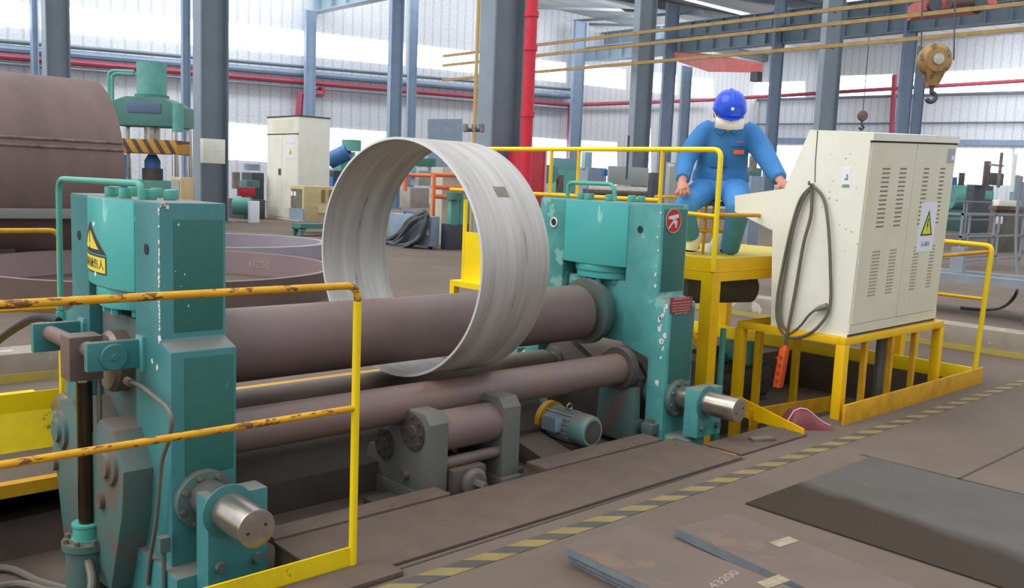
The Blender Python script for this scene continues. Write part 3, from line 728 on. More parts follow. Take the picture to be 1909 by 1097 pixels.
# ================================================================== ROLLER CARRIAGE
GRIME = mat('grimy_grey_paint', '#676a66', '#727068', scale=5, rough=.65, wear='#5f8f80', wscale=3.5, wthr=.63, dust='#7a6c62')
t = thing('roller_carriage', 'grimy support roller carriage under the front lower roll', 'roller carriage', (2.97, 3.7, -.14))
for x0, x1, zt in ((2.665, 2.785, .355), (3.15, 3.275, .375)):
    pr = [(3.43, -.13), (3.43, zt-.05), (3.47, zt), (3.66, zt), (3.86, .12), (3.95, .10), (4.02, -.13)]
    pl = MB().prism(pr, 'x', x0, x1).build('side_plate', GRIME, t, None, .006)
    MB().box(x0-.01, x1+.01, 3.41, 4.03, -.14, -.05).build('foot', GRIME, pl, None, .005)
    for y, z, r in ((3.56, .25, .095), (3.80, .13, .08)):
        MB().lathe([(.001, -.014), (.03, -.014), (.034, -.01), (r, -.01), (r, 0)], (x0, y, z), (1, 0, 0), 32).build('bearing_cap', DARK, pl)
        for q in range(8):
            a = 2*PI*q/8; b = MB(); bolt(b, (x0-.01, y+r*.8*math.cos(a), z+r*.8*math.sin(a)), (-1, 0, 0), .010, .008); b.build('cap_bolt', DARK, pl)
    MB().cyl((x0-.035, 3.6, .02), (x0, 3.6, .02), .022, n=16).build('stud', STEELD, pl)
MB().lathe([(.10, 2.785), (.104, 2.80), (.104, 3.14), (.10, 3.15)], (0, 3.53, .235), (1, 0, 0), 40).build('support_roller', ROLL, t)
MB().lathe([(.09, 2.785), (.09, 3.15)], (0, 3.80, .13), (1, 0, 0), 32).build('support_roller', ROLLG, t)
MB().cyl((2.785, 3.47, .085), (3.15, 3.47, .085), .03, n=16).build('tie_bar', ROLLG, t)
MB().box(2.80, 3.02, 3.40, 3.85, -.13, .06).build('screw_block', DARK, t, None, .015)
MB().lathe([(.04, .0), (.075, .0), (.075, -.02), (.055, -.03), (.05, -.03)], (2.93, 3.40, -.02), (0, 1, 0)).build('screw_collar', STEELD, t)
MB().cyl((2.93, 3.30, -.02), (2.93, 3.41, -.02), .022, n=6).build('screw_head', STEELD, t)
MB().box(2.5, 3.5, 3.62, 3.74, -.14, -.11).build('slide_rail', DARK, t)
tag(MB().box(1.76, 4.3, 3.86, 4.5, -.14, .02).build('machine_bed', mat('bed_steel', '#4f463f', '#423932', scale=3, rough=.9), None, (3, 4.2, -.14), .01), 'dark grimy machine bed running beneath the lower rolls', 'machine bed')

# small electric motor
mc = Vector((3.99, 3.55, .035))
t = thing('electric_motor', 'small green and grey electric motor on the pit floor by the far stand', 'motor', (4.0, 3.75, -.14))
MB().lathe([(.001, 0), (.085, 0), (.095, .015), (.098, .05), (.098, .12)], mc, (0, 1, 0), 36).build('fan_cover', mat('dusty_motor_green', '#6f9a94', '#7c8f88', scale=4, rough=.45, dust='#8a7d72', damt=.9), t)
MB().lathe([(.07, -.002), (.001, -.003)], mc, (0, 1, 0), 24).build('fan_grille', DARK, t)
b = MB().lathe([(.088, .12), (.088, .34)], mc, (0, 1, 0), 36)
for k in range(20):
    a = 2*PI*k/20; d = Vector((math.cos(a), 0, math.sin(a)))
    b.bar(mc + d*.092 + Vector((0, .125, 0)), mc + d*.092 + Vector((0, .335, 0)), .006, .018, d)
b.build('motor_body', GREYM, t)
MB().box(mc.x-.15, mc.x-.075, mc.y+.17, mc.y+.29, mc.z-.02, mc.z+.07).build('terminal_box', BLUEG, t, None, .006)
MB().lathe([(.12, .34), (.12, .38)], mc, (0, 1, 0), 32).build('mounting_flange', YELO, t)
MB().tube([mc + Vector((.022*math.cos(q*PI/8), .2, .115+.022*math.sin(q*PI/8))) for q in range(16)], .005, 6, closed=True).build('lifting_eye', STEEL, t)
MB().box(mc.x-.09, mc.x+.09, mc.y+.08, mc.y+.34, -.14, -.06).build('motor_foot', DARK, t)
tag(MB().prism([(3.46, -.14), (3.46, -.10), (3.9, .0), (3.9, -.14)], 'x', 3.62, 3.86).build('pit_ramp', PITM, None, (3.74, 3.7, -.14)), 'dirty sloping pad left of the small motor in the pit', 'ramp')

# vertical hydraulic cylinder hanging from the link
t = thing('hydraulic_cylinder', 'upright hydraulic cylinder with dark rod hanging at left of near stand', 'hydraulic cylinder', (1.24, 3.96, -.36))
MB().cyl((1.24, 3.96, -.02), (1.24, 3.96, .60), .032, n=28).build('piston_rod', mat('oily_rod', '#3a2e26', '#4a3c2e', scale=6, rough=.15, metal=.6), t)
MB().cyl((1.24, 3.96, .57), (1.24, 3.96, .615), .026, n=24).build('rod_eye', CHROME, t)
MB().lathe([(.062, -.03), (.062, -.02), (.055, -.02), (.055, .03), (.06, .035), (.06, .045), (.033, .045)], (1.24, 3.96, -.06), (0, 0, 1), 32).build('gland', TEALP, t)
f = MB().cyl((1.24, 3.96, -.12), (1.24, 3.96, -.09), .10, n=32).build('gland_flange', TEALD, t)
for k in range(8):
    b = MB(); bolt(b, (1.24+.085*math.cos(k*PI/4), 3.96+.085*math.sin(k*PI/4), -.09), (0, 0, 1), .012, .018); b.build('flange_bolt', STEELD, f)
MB().cyl((1.24, 3.96, -.36), (1.24, 3.96, -.12), .085, n=32).build('barrel', TEALD, t)
MB().cyl((1.29, 3.93, .0), (1.29, 3.93, .62), .010, n=12).build('guide_rod', STEELD, t)
MB().tube(spline([(1.22, 3.88, -.16), (1.2, 3.78, -.22), (1.15, 3.74, -.30), (1.05, 3.72, -.335), (.9, 3.7, -.34)]), .018, 10).build('hydraulic_hose', GREYH, t)
for k, (yy, zz) in enumerate(((4.2, -.335), (4.0, -.335), (3.8, -.335), (4.42, -.335))):
    tag(MB().tube(spline([(1.22, 3.98, zz), (1.12, yy*.5+1.98, zz), (1.0, yy+.05, zz), (.6, yy-.02, zz+.01), (.1, yy+.1, zz), (-.6, yy, zz)]), .017, 8).build('floor_hose', GREYH, None, (.5, yy, -.36)),
        'dark hose lying on the pit floor at lower left', 'hose', 'hoses on the pit floor')
# ================================================================== RAILINGS
def rail_tube(pts, r, name, m, par, bend=.04): return MB().tube(pts, r, 12, bend=bend).build(name, m, par)
t = thing('guardrail', 'worn yellow guardrail in the left foreground, crossing in front of near stand', 'guardrail', (1.85, 2.845, 0))
Y = 2.845
rail_tube([(-1.7, Y, 1.10), (1.856, Y, 1.10), (1.856, Y, .0)], .0135, 'top_rail', YELW, t, .05)
rail_tube([(-1.7, Y, .635), (1.856, Y, .635)], .0125, 'mid_rail', YELW, t)
MB().tube([(1.856, Y, .0), (1.856, Y, 1.04)], .0155, 12).build('post', YELB, t)
MB().box(-1.7, 1.85, Y-.004, Y+.004, .0, .092).build('toe_board', YELC, t)
# left rear platform
t = thing('step_platform', 'yellow tread plate step with handrail left of near roll stand', 'platform', (.6, 5.2, 0))
MB().loft([[(-1.6, 5.10, .0), (1.50, 5.12, .0), (1.50, 5.2, .19), (-1.6, 5.2, .19)], [(-1.6, 5.7, .0), (1.50, 5.7, .0), (1.50, 5.7, .19), (-1.6, 5.7, .19)]]).build('tread_plate', YELC, t)
MB().box(-1.6, 1.50, 5.2, 5.208, .19, .292).build('toe_board', YELB, t)
rail_tube([(-1.6, 5.22, 1.15), (1.52, 5.22, 1.15), (1.52, 5.22, .19)], .013, 'top_rail', YELO, t, .05)
rail_tube([(-1.6, 5.22, .735), (1.52, 5.22, .735)], .012, 'mid_rail', YELO, t)
MB().tube([(1.52, 5.22, .1), (1.52, 5.22, 1.09)], .014, 12).build('post', YELB, t)
tag(MB().box(-1.6, 1.36, 4.56, 4.62, -.05, .012).build('kerb_strip', YELO, None, (.5, 4.6, 0)), 'faded yellow edge strip along the pit, left of near stand', 'kerb')
tag(MB().box(-2.5, 2.05, 6.8, 7.1, 0, .2).build('kerb', CURB, None, (0, 7, 0), .01), 'low concrete kerb with yellow wash behind the left step platform', 'kerb')
tag(MB().box(-2.5, 2.05, 6.785, 6.799, 0, .06).build('kerb_paint', CURBY, None, (0, 6.8, 0)), 'faded yellow band along the foot of the left concrete kerb', 'kerb')

# operator platform
pc = (5.21, 3.62); PZ = .95
t = thing('operator_platform', 'raised yellow operator platform with railing behind far roll stand', 'platform', (6.0, 4.5, 0))
MB().box(pc[0], 8.3, pc[1], 5.6, PZ-.03, PZ).build('deck', DECK, t)
MB().box(pc[0]-.006, 8.3, pc[1]-.006, pc[1], PZ-.005, PZ+.09).build('toe_board', YEL, t)
MB().box(pc[0]-.006, pc[0], pc[1]+.0005, 5.6, PZ-.005, PZ+.09).build('toe_board', YEL, t)
MB().box(pc[0]-.01, 8.3, pc[1]-.012, pc[1]+.04, PZ-.07, PZ-.008).build('edge_beam', YEL, t)
MB().box(pc[0]-.010, pc[0]+.04, pc[1]+.0405, 5.6, PZ-.07, PZ-.008).build('edge_beam', YEL, t)
for x, y in ((pc[0], pc[1]), (8.2, pc[1]), (pc[0], 5.5), (8.2, 5.5)):
    MB().box(x-.01, x+.085, y-.01, y+.085, -.34 if y < 4.5 and x < 7.9 else 0, PZ-.07).build('post', YEL, t)
MB().bar((pc[0]+.04, pc[1]+.05, .40), (pc[0]+.04, pc[1]+.75, .85), .05, .05).build('brace', YEL, t)
def zrail(v): return zat(pc[0], pc[1], v)
zt = zrail(279)
rail_tube([(pc[0], 6.55, zt+.004), (pc[0], pc[1], zt), (pc[0], pc[1], PZ)], .018, 'top_rail', YELB, t, .06)
ym = [onx(u, 320, pc[0]).y for u in (1027, 1078, 1233)]
zm = zat(pc[0], ym[0], 363)
for y, z0 in ((ym[0], zm), (ym[1], zm), (ym[2], PZ)):
    MB().tube([(pc[0], y, z0), (pc[0], y, zt)], .015, 10).build('baluster', YEL, t)
rail_tube([(pc[0], 6.5, zm), (pc[0], ym[2], zm)], .015, 'mid_rail', YEL, t)
zc_ = zat(pc[0], pc[1], 401)
rail_tube([(pc[0]-.0, 4.2, zc_+.01), (pc[0], pc[1], zc_-.01)], .014, 'mid_rail', YEL, t)
rail_tube([(pc[0], pc[1], zc_), (6.6, pc[1], zc_)], .014, 'mid_rail', YELO, t)
rail_tube([(8.25, 3.7, 1.42), (8.25, 5.5, 1.42)], .016, 'rear_rail', YELO, t)
rail_tube([(8.25, 5.5, 1.42), (6.9, 5.5, 1.42)], .016, 'rear_rail', YELO, t)
MB().tube([(8.25, 4.6, PZ), (8.25, 4.6, 1.42)], .016, 10).build('rear_post', YELO, t)
MB().tube([(7.6, 5.5, PZ), (7.6, 5.5, 1.42)], .016, 10).build('rear_post', YELO, t)
# walkway end seen through the ring
c = onx(838, 546, 5.2)
t = thing('access_step', 'bright yellow access step and side panel seen through the ring', 'platform', (5.2, 7.2, 0))
zs = zat(5.2, c.y, 522); y0_ = onx(893, 522, 5.2).y
MB().box(5.2, 6.2, y0_-.9, c.y, zs-.05, zs).build('tread', YELB, t)
MB().box(5.2, 5.26, c.y-.06, c.y, 0, zs-.05).build('leg', YELB, t)
MB().box(6.1, 6.16, c.y-.06, c.y, 0, zs-.05).build('leg', YELB, t)
yp = onx(862, 480, 5.3).y
MB().box(5.3, 5.32, y0_-.9, yp, zs, zat(5.3, yp, 432)).build('side_panel', YELB, t)
MB().tube([(5.31, yp-.01, zs), (5.31, yp-.01, zat(5.3, yp, 372))], .02, 10).build('post', YELB, t)
# right railing of the console frame
t = thing('guardrail', 'yellow guardrail loop at the right of the control console', 'guardrail', (7.93, 2.85, 0))
rail_tube([(7.93, 3.36, 1.155), (7.93, 2.82, 1.14), (7.93, 2.86, .0)], .02, 'top_rail', YELB, t, .05)
MB().tube([(7.93, 3.36, 1.155), (7.93, 3.36, 0)], .018, 10).build('post', YELB, t)
rail_tube([(7.93, 3.36, .70), (7.93, 2.85, .70)], .014, 'mid_rail', YEL, t)
rail_tube([(7.28, 2.98, 1.06), (7.93, 2.85, 1.09)], .016, 'side_rail', YELO, t)
MB().box(7.25, 7.30, 2.96, 3.0, .5, 1.09).build('post', YEL, t)
# toe plates around the console pit
tag(MB().box(5.60, 7.93, 2.79, 2.81, -.02, .135).build('toe_plate', YELO, None, (6.7, 2.8, 0), .002), 'long ochre toe plate along the pit edge below the console', 'toe plate')
tag(MB().box(7.915, 7.94, 2.84, 6.0, -.0, .12).build('toe_plate', YELB, None, (7.93, 4, 0), .002), 'bright yellow toe plate on the far side of the console pit', 'toe plate')
q = [(5.44, 3.50), (5.13, 2.82)]
d_ = Vector((q[1][0]-q[0][0], q[1][1]-q[0][1], 0)).normalized(); n_ = Vector((-d_.y, d_.x, 0))
a_, b_ = Vector((*q[0], 0)), Vector((*q[1], 0))
tag(MB().loft([[a_+Vector((0, 0, -.06)), b_+Vector((0, 0, .002)), b_+Vector((0, 0, .045)), a_+Vector((0, 0, .075))], [p+n_*.012 for p in (a_+Vector((0, 0, -.06)), b_+Vector((0, 0, .002)), b_+Vector((0, 0, .045)), a_+Vector((0, 0, .075)))]]).build('toe_plate', YEL, None, (5.3, 3.1, 0)), 'short leaning yellow toe plate left of the console stand', 'toe plate')
bq, br = onz(1398, 778, -.02), onz(1552, 752, -.02)
tag(MB().bar(bq, br, .014, .11).build('toe_plate', YELO, None, tuple(bq)), 'ochre toe plate inside the console stand behind the red scrap', 'toe plate')
t = thing('kerb', 'pale concrete kerb with yellow foot running behind the console railing', 'kerb', (9.6, 4, 0))
MB().box(9.55, 9.85, -1, 7.5, 0, .24).build('kerb_block', CURB, t, None, .01)
MB().box(9.535, 9.549, -1, 7.5, 0, .05).build('yellow_band', CURBY, t)
tag(MB().bar((4.72, 2.93, .02), (4.86, 2.86, .02), .06, .015).build('metal_offcut', STEELD, None, (4.8, 2.9, 0)), 'small bundle of grey metal strips on the floor by the console stand', 'offcut')

# ================================================================== CONSOLE STAND + CONSOLE
FZ = .560
t = thing('console_stand', 'yellow square tube stand carrying the cream control console', 'stand', (6.4, 3.3, -.34))
XL, XRr, YF, YB = 5.70, 7.22, 2.88, 3.72
for x, y, z0 in ((XL, YF, 0.0), (XL, YB-.05, -.34), (XRr, YF, 0.0), (XRr, YB-.05, -.34)):
    MB().box(x, x+.066, y, y+.066, z0, FZ-.05).build('leg', YEL, t, None, .003)
MB().box(XL, XRr+.05, YF, YF+.05, FZ-.05, FZ).build('top_beam', YEL, t, None, .003)
MB().box(XL, XRr+.05, YB-.05, YB, FZ-.05, FZ).build('top_beam', YEL, t, None, .003)
MB().box(XL, XL+.05, YF+.05, YB-.05, FZ-.05, FZ).build('top_beam', YEL, t, None, .003)
MB().box(XRr, XRr+.05, YF+.05, YB-.05, FZ-.05, FZ).build('top_beam', YEL, t, None, .003)
for x in (6.02, 6.42, 6.80): MB().box(x, x+.04, YF+.01, YF+.045, 0.0, FZ-.05).build('upright', YELO, t)
for x in (5.95, 6.5): MB().box(x, x+.05, YB-.045, YB, -.34, FZ-.05).build('upright', YEL, t)
# console
cpx = [(1437, 608), (1440, 430), (1370, 395), (1370, 365), (1462, 352), (1510, 242), (1625, 248), (1579, 632)]
PR = [onx(u, v, 5.73) for u, v in cpx]; PR = [(p.y, p.z) for p in PR]
zb_ = .562; k_ = (1.985-zb_)/(1.915-zb_)
PR[0] = (PR[0][0], zb_); PR[7] = (PR[7][0], zb_)
far_ = [(y + .05, zb_ + (z-zb_)*k_) for y, z in PR]
t = thing('control_console', 'cream control console cabinet with sloping desk, louvred doors and cable loops', 'control console', (6.4, 3.1, .56))
# body as convex pieces joined: cabinet, desk
body = MB()
body.loft([[(5.73, y, z) for y, z in PR], [(7.215, y, z) for y, z in far_]])
body.build('cabinet_body', CREAM, t)
# rear doors on the -Y face
def door_pt(sx, sz):   # sx 0..1 along X, sz 0..1 bottom to top, on the door face
    a = Vector((5.73, *PR[7])); b = Vector((7.215, *far_[7])); c_ = Vector((5.73, *PR[6])); d = Vector((7.215, *far_[6]))
    p = a.lerp(b, sx); q_ = c_.lerp(d, sx); return p.lerp(q_, sz)
DN = (door_pt(1, 0)-door_pt(0, 0)).cross(door_pt(0, 1)-door_pt(0, 0)).normalized()
if DN.y > 0: DN = -DN
def door_quad(s0, s1, z0, z1, h0, h1, name, m, par):
    q_ = [door_pt(s0, z0), door_pt(s1, z0), door_pt(s1, z1), door_pt(s0, z1)]
    return MB().loft([[p + DN*h0 for p in q_], [p + DN*h1 for p in q_]]).build(name, m, par)
d1 = door_quad(.01, .485, .065, .955, -.002, .010, 'door', CREAMD, t)
d2 = door_quad(.495, .975, .065, .955, -.002, .010, 'door', CREAMD, t)
door_quad(.0, 1.0, .965, 1.0, -.002, .016, 'roof_lip', CREAM, t)
door_quad(.0, 1.0, .956, .964, -.002, .003, 'door_gap', SEAM, t)
door_quad(.0, .99, .003, .012, -.002, .004, 'door_gap', SEAM, t)
door_quad(.0, 1.0, .015, .06, -.002, .008, 'plinth_panel', CREAMD, t)
LOUVL = mat('louvre_slot_pale', '#aea283', rough=.8)
def louvre(dr, s0, s1, z0, z1, n, m=None):
    for i in range(n):
        z = z0 + (z1-z0)*i/(n-1); door_quad(s0, s1, z-.004, z+.004, .008, .0108, 'louvre_slot', m or LOUV, dr)
for dr, s0, s1 in ((d1, .14, .22), (d1, .325, .40), (d2, .60, .665), (d2, .805, .865)):
    louvre(dr, s0, s1, .545, .83, 14); louvre(dr, s0, s1, .20, .42, 14, LOUVL)
door_quad(.87, .965, .86, .935, .010, .012, 'maker_plate', mat('plate_grey', '#a9a9ad', rough=.4), d2)
door_quad(.925, .957, .875, .90, .012, .013, 'plate_mark', WHITE, d2)
sg = door_quad(.625, .825, .395, .655, .0101, .0125, 'danger_sign', WHITE, d2)
def dpoly(pts, h0, h1, name, m, par):
    q_ = [door_pt(a, b) for a, b in pts]; return MB().loft([[p + DN*h0 for p in q_], [p + DN*h1 for p in q_]]).build(name, m, par)
dpoly([(.652, .48), (.798, .48), (.728, .615)], .0125, .0132, 'danger_triangle', SIGNB, sg)
dpoly([(.672, .488), (.778, .488), (.728, .592)], .0132, .0139, 'danger_triangle_fill', mat('danger_yellow', '#e8e020', rough=.5), sg)
dpoly([(.725, .57), (.737, .57), (.727, .54), (.737, .542), (.721, .5), (.725, .53), (.715, .528)], .0139, .0145, 'lightning_bolt', SIGNB, sg)
rgt_ = (door_pt(1, .4)-door_pt(0, .4)).normalized()
text('sign_lettering', '当心触电', .042, mat('sign_grey_ink', '#5a6a94', rough=.6), sg, door_pt(.725, .435) + DN*.013, rgt_, (0, 0, 1), .15, .0003)
# left side: panel seam, worn sticker
m_ = MB().tube([onx(u, v, 5.728) for u, v in ((1524, 243), (1523, 262), (1520, 300), (1519, 340))], .003, 6).build('side_seam', SEAM, t)
q = [onx(u, v, 5.729) for u, v in ((1568, 348), (1586, 348), (1586, 313), (1568, 313))]
st = MB().loft([q, [p + Vector((-.0015, 0, 0)) for p in q]]).build('worn_sticker', WHITE, t)
for pts in ([(1574, 336), (1581, 336), (1581, 325), (1578, 325), (1578, 332), (1574, 333)], [(1570, 349), (1583, 349), (1583, 344), (1570, 344)]):
    q = [onx(u, v, 5.727) for u, v in pts]; MB().loft([q, [p + Vector((-.0008, 0, 0)) for p in q]]).build('sticker_mark', mat('sticker_ink', '#8a8f8a', rough=.7), st)
for k in range(16):
    u, v = random.uniform(1530, 1600), random.uniform(270, 480); p = onx(u, v, 5.729)
    MB().cyl(p, p + Vector((-.001, 0, 0)), random.uniform(.003, .006), n=8).build('paint_speck', mat('speck', '#b3ae98', rough=.8) if k == 0 else bpy.data.materials['speck'], t)
# desk top controls
p = ony(1470, 352, 3.6)
for k in range(4):
    x = 6.0 + k*.3; y = 3.66; z = PR[3][1] + .03
    MB().cyl((x, y, z-.03), (x, y, z+.02), .02, n=16).build('push_button', RED if k % 2 else GREENM, t)
# grey pendant cable looped on the side
CXL = 5.705
def L_(pts): return [onx(u, v, CXL - .012*(i % 3)*.5) for i, (u, v) in enumerate(pts)]
tc = thing('pendant_cable', 'grey cable hung in long loops on the side of the console', 'cable', tuple(onx(1515, 345, 5.7)))
MB().tube(spline(L_([(1515, 346), (1492, 372), (1474, 430), (1459, 500), (1449, 560), (1450, 600), (1466, 627), (1495, 628), (1525, 610), (1547, 572), (1548, 500), (1544, 420), (1535, 370), (1515, 346)]), 6), .011, 8).build('cable_loop', GREYH, tc)
MB().tube(spline(L_([(1512, 350), (1496, 376), (1480, 425), (1465, 500), (1455, 570), (1458, 604), (1472, 622)]), 6), .010, 8).build('cable_loop', GREYH, tc)
MB().tube(spline(L_([(1513, 352), (1512, 400), (1498, 455), (1485, 530), (1474, 590), (1467, 625), (1463, 652)]), 6), .012, 8).build('cable_drop', GREYH, tc)
MB().tube(spline(L_([(1466, 628), (1490, 610), (1508, 588), (1524, 575)]), 6), .009, 8).build('cable_tail', GREYH, tc)
a, b = onx(1520, 578, 5.70), onx(1542, 570, 5.70)
MB().tube([a, a.lerp(b, .5), b], [.013, .022, .02], 10).build('cable_plug', mat('plug_grey', '#8b8880', rough=.5), tc)
p = onx(1515, 344, 5.72); MB().tube([p + Vector((.02, 0, .0)), p + Vector((-.05, 0, 0)), p + Vector((-.05, 0, .02))], .008, 8).build('cable_hook', STEELD, tc)
tp = thing('pendant_control', 'orange pendant push button box hanging beside the console stand', 'pendant control', tuple(onx(1452, 722, 5.69)))
pa, pb = onx(1463, 650, 5.69), onx(1450, 722, 5.69)
d_ = pb - pa
MB().bar(pa, pb, .052, .06, (1, 0, 0)).build('pendant_housing', ORANGE, tp, None, .008)
MB().cyl(pa - d_*.08, pa + d_*.02, .016, .024, 12).build('cable_boot', ORANGE, tp)
for k in range(4):
    p = pa + d_*(.2+.2*k) + Vector((-.03, 0, 0)); MB().cyl(p, p + Vector((-.012, 0, 0)), .011, n=12).build('push_button', mat('btn', '#d94a20', rough=.4) if k == 0 else bpy.data.materials['btn'], tp)
MB().cyl(pa + d_*.28 + Vector((0, .02, 0)), pa + d_*.28 + Vector((0, .05, 0)), .012, n=12).build('stop_button', RED, tp)
# conduits below console
t = thing('conduit', 'grey ribbed conduits dropping below the console into the pit', 'conduit', (6.95, 3.2, -.34))
for k in range(3):
    MB().tube(spline([(7.0+.05*k, 3.25, .56), (6.98+.05*k, 3.24, .3), (6.9+.05*k, 3.2, .0), (6.88+.05*k, 3.2, -.34)]), .028, 10).build('conduit_pipe', GREYH, t)
# dusky red curved scrap
t = thing('rubber_scrap', 'curved dusky red rubber sheet lying inside the console stand', 'scrap', (5.55, 2.95, 0))
P0, P1 = onz(1474, 802, .0), onz(1556, 804, .0)
hs = [.03, .115, .135, .13, .10, .065, .035, .018]
outer, inner = [], []
for i, h in enumerate(hs):
    base = P0.lerp(P1, i/7); dv = Vector((.10, .16, 0))
    row = [base + dv*(.5-.5*math.cos(PI*k/8)) + Vector((0, 0, h*math.sin(PI*k/8))) for k in range(9)]
    outer.append(row); inner.append([p - Vector((0, 0, .006)) for p in row])
m_ = MB(); va = [[m_.bm.verts.new(p) for p in r] for r in outer]; vb_ = [[m_.bm.verts.new(p) for p in r] for r in inner]
for i in range(7):
    for k in range(8):
        m_.bm.faces.new((va[i][k], va[i][k+1], va[i+1][k+1], va[i+1][k])); m_.bm.faces.new((vb_[i][k], vb_[i+1][k], vb_[i+1][k+1], vb_[i][k+1]))
for k in range(8):
    for i in (0, 7): m_.bm.faces.new((va[i][k], vb_[i][k], vb_[i][k+1], va[i][k+1]))
for i in range(7):
    for k in (0, 8): m_.bm.faces.new((va[i][k], va[i+1][k], vb_[i+1][k], vb_[i][k]))
m_.build('sheet', PINKB, t)
MB().tube([p + Vector((0, 0, .004)) for p in [r[3] for r in outer]], .005, 6).build('pale_rim', mat('pale_pink', '#d8b4b4', rough=.6), t)
# ================================================================== THE PIT BACKGROUND: pump, tank, motor
t = thing('drive_motor', 'large dark green ribbed drive motor below the operator platform', 'motor', (5.9, 4.1, -.34))
MB().lathe([(.001, 0), (.2, 0), (.24, .03), (.24, .75), (.2, .8)], (5.62, 4.05, .02), (1, 0, 0), 36).build('motor_body', DARK, t)
b = MB()
for k in range(22):
    a = 2*PI*k/22; d = Vector((0, math.cos(a), math.sin(a))); b.bar(Vector((5.72, 4.05, .02))+d*.25, Vector((6.35, 4.05, .02))+d*.25, .012, .04, d)
b.build('cooling_fin', DKM, t)
MB().box(5.75, 6.3, 3.85, 4.25, -.34, -.2).build('motor_foot', DARK, t)
MB().box(5.9, 6.1, 3.75, 3.95, .2, .36).build('terminal_box', GREENM, t, None, .01)
MB().cyl((5.35, 4.05, .02), (5.62, 4.05, .02), .08, n=20).build('drive_shaft', STEELD, t)
t = thing('gear_coupling', 'dark round gear housing behind the leg of far stand', 'gearbox', (5.0, 4.03, -.34))
MB().lathe([(.001, 0), (.25, 0), (.28, .04), (.28, .3), (.22, .36)], (4.82, 4.05, .12), (1, 0, 0), 36).build('gear_housing', DARK, t)
MB().box(4.84, 5.16, 3.85, 4.25, -.34, -.1).build('housing_foot', DARK, t)
p = at(1345, 540, 7.6)
t = thing('air_tank', 'grey horizontal tank below the operator platform deck', 'tank', tuple(p))
MB().lathe([(.001, -.02), (.07, 0), (.13, .05), (.13, .75), (.07, .8), (.001, .82)], (p.x-.45, p.y+.15, p.z+.02), (1, -.35, 0), 28).build('tank_shell', GREYM, t)
for k in (0, .5): MB().box(p.x-.25+k, p.x-.21+k, p.y-.02-k*.35, p.y+.18-k*.35, p.z+.13, PZ-.03).build('hanger', DARK, t)
tag(MB().tube([(5.62, 3.78, .5), (5.62, 3.78, -.34)], .022, 10).build('pipe', TEALP, None, (5.62, 3.78, -.34)), 'thin green vertical pipe just behind the left leg of console stand', 'pipe')

# ================================================================== PERSON
def skin_mesh(name, joints, bones, m, parent, sub=2, root=None):
    names = list(joints); me = bpy.data.meshes.new(name)
    me.from_pydata([joints[k][0] for k in names], [(names.index(a), names.index(b)) for a, b in bones], [])
    o = bpy.data.objects.new('tmp', me); COL.objects.link(o)
    sk = o.modifiers.new('s', 'SKIN'); sk.use_smooth_shade = True
    for i, k in enumerate(names):
        r = joints[k][1]; r = r if isinstance(r, tuple) else (r, r)
        me.skin_vertices[0].data[i].radius = r
        me.skin_vertices[0].data[i].use_root = (k == (root or names[0]))
    ss = o.modifiers.new('u', 'SUBSURF'); ss.levels = sub; ss.render_levels = sub
    dg = bpy.context.evaluated_depsgraph_get(); dg.update()
    m2 = bpy.data.meshes.new_from_object(o.evaluated_get(dg)); bpy.data.objects.remove(o)
    o_ = WORLD[parent.name]
    for v in m2.vertices: v.co -= o_
    m2.name = name
    return link(name, m2, m, parent, o_)
A = at
pr = thing('person', 'seated worker in blue overalls, blue helmet and white mask at the console', 'person', tuple(onz(1345, 470, PZ)))
J = {
 'pelvis': (A(1343, 348, 8.0), .13), 'waist': (A(1346, 315, 7.98), .13), 'chest': (A(1352, 268, 7.90), .15), 'upper': (A(1356, 238, 7.84), .10), 'neck': (A(1357, 226, 7.74), .06),
 'rsh': (A(1318, 241, 7.86), .08), 'rel': (A(1280, 298, 7.80), .06), 'rwr': (A(1272, 340, 7.57), .045),
 'lsh': (A(1396, 244, 7.84), .08), 'lel': (A(1428, 295, 7.62), .06), 'lwr': (A(1454, 336, 7.42), .042),
 'rhip': (A(1312, 352, 7.95), .11), 'rkn': (A(1281, 384, 7.58), .078), 'rank': (A(1290, 448, 7.85), .05),
 'lhip': (A(1370, 354, 7.95), .11), 'lkn': (A(1374, 382, 7.60), .085), 'lank': (A(1358, 462, 7.98), .05)}
B = {k: (p, r*.85) for k, (p, r) in J.items()}
hd = A(1359, 211, 7.62)
fd = Vector((-.66, -.62, -.42)).normalized()      # where the face looks: down toward the console
fr = Vector((.70, -.71, 0)).normalized(); fr = (fr - fd*fr.dot(fd)).normalized(); fu = fr.cross(fd).normalized()
if fu.z < 0: fu = -fu
B['head0'] = (hd - fu*.06 + fd*.01, .085); B['head1'] = (hd, .115); B['head2'] = (hd + fu*.07, .09)
B['rpalm'] = (A(1271, 350, 7.50), .05); B['lpalm'] = (A(1461, 346, 7.38), .045)
bones = [('pelvis', 'waist'), ('waist', 'chest'), ('chest', 'upper'), ('upper', 'neck'), ('neck', 'head0'), ('head0', 'head1'), ('head1', 'head2'), ('upper', 'rsh'), ('rsh', 'rel'), ('rel', 'rwr'), ('rwr', 'rpalm'), ('upper', 'lsh'), ('lsh', 'lel'), ('lel', 'lwr'), ('lwr', 'lpalm'),
         ('pelvis', 'rhip'), ('rhip', 'rkn'), ('rkn', 'rank'), ('pelvis', 'lhip'), ('lhip', 'lkn'), ('lkn', 'lank')]
FB = []
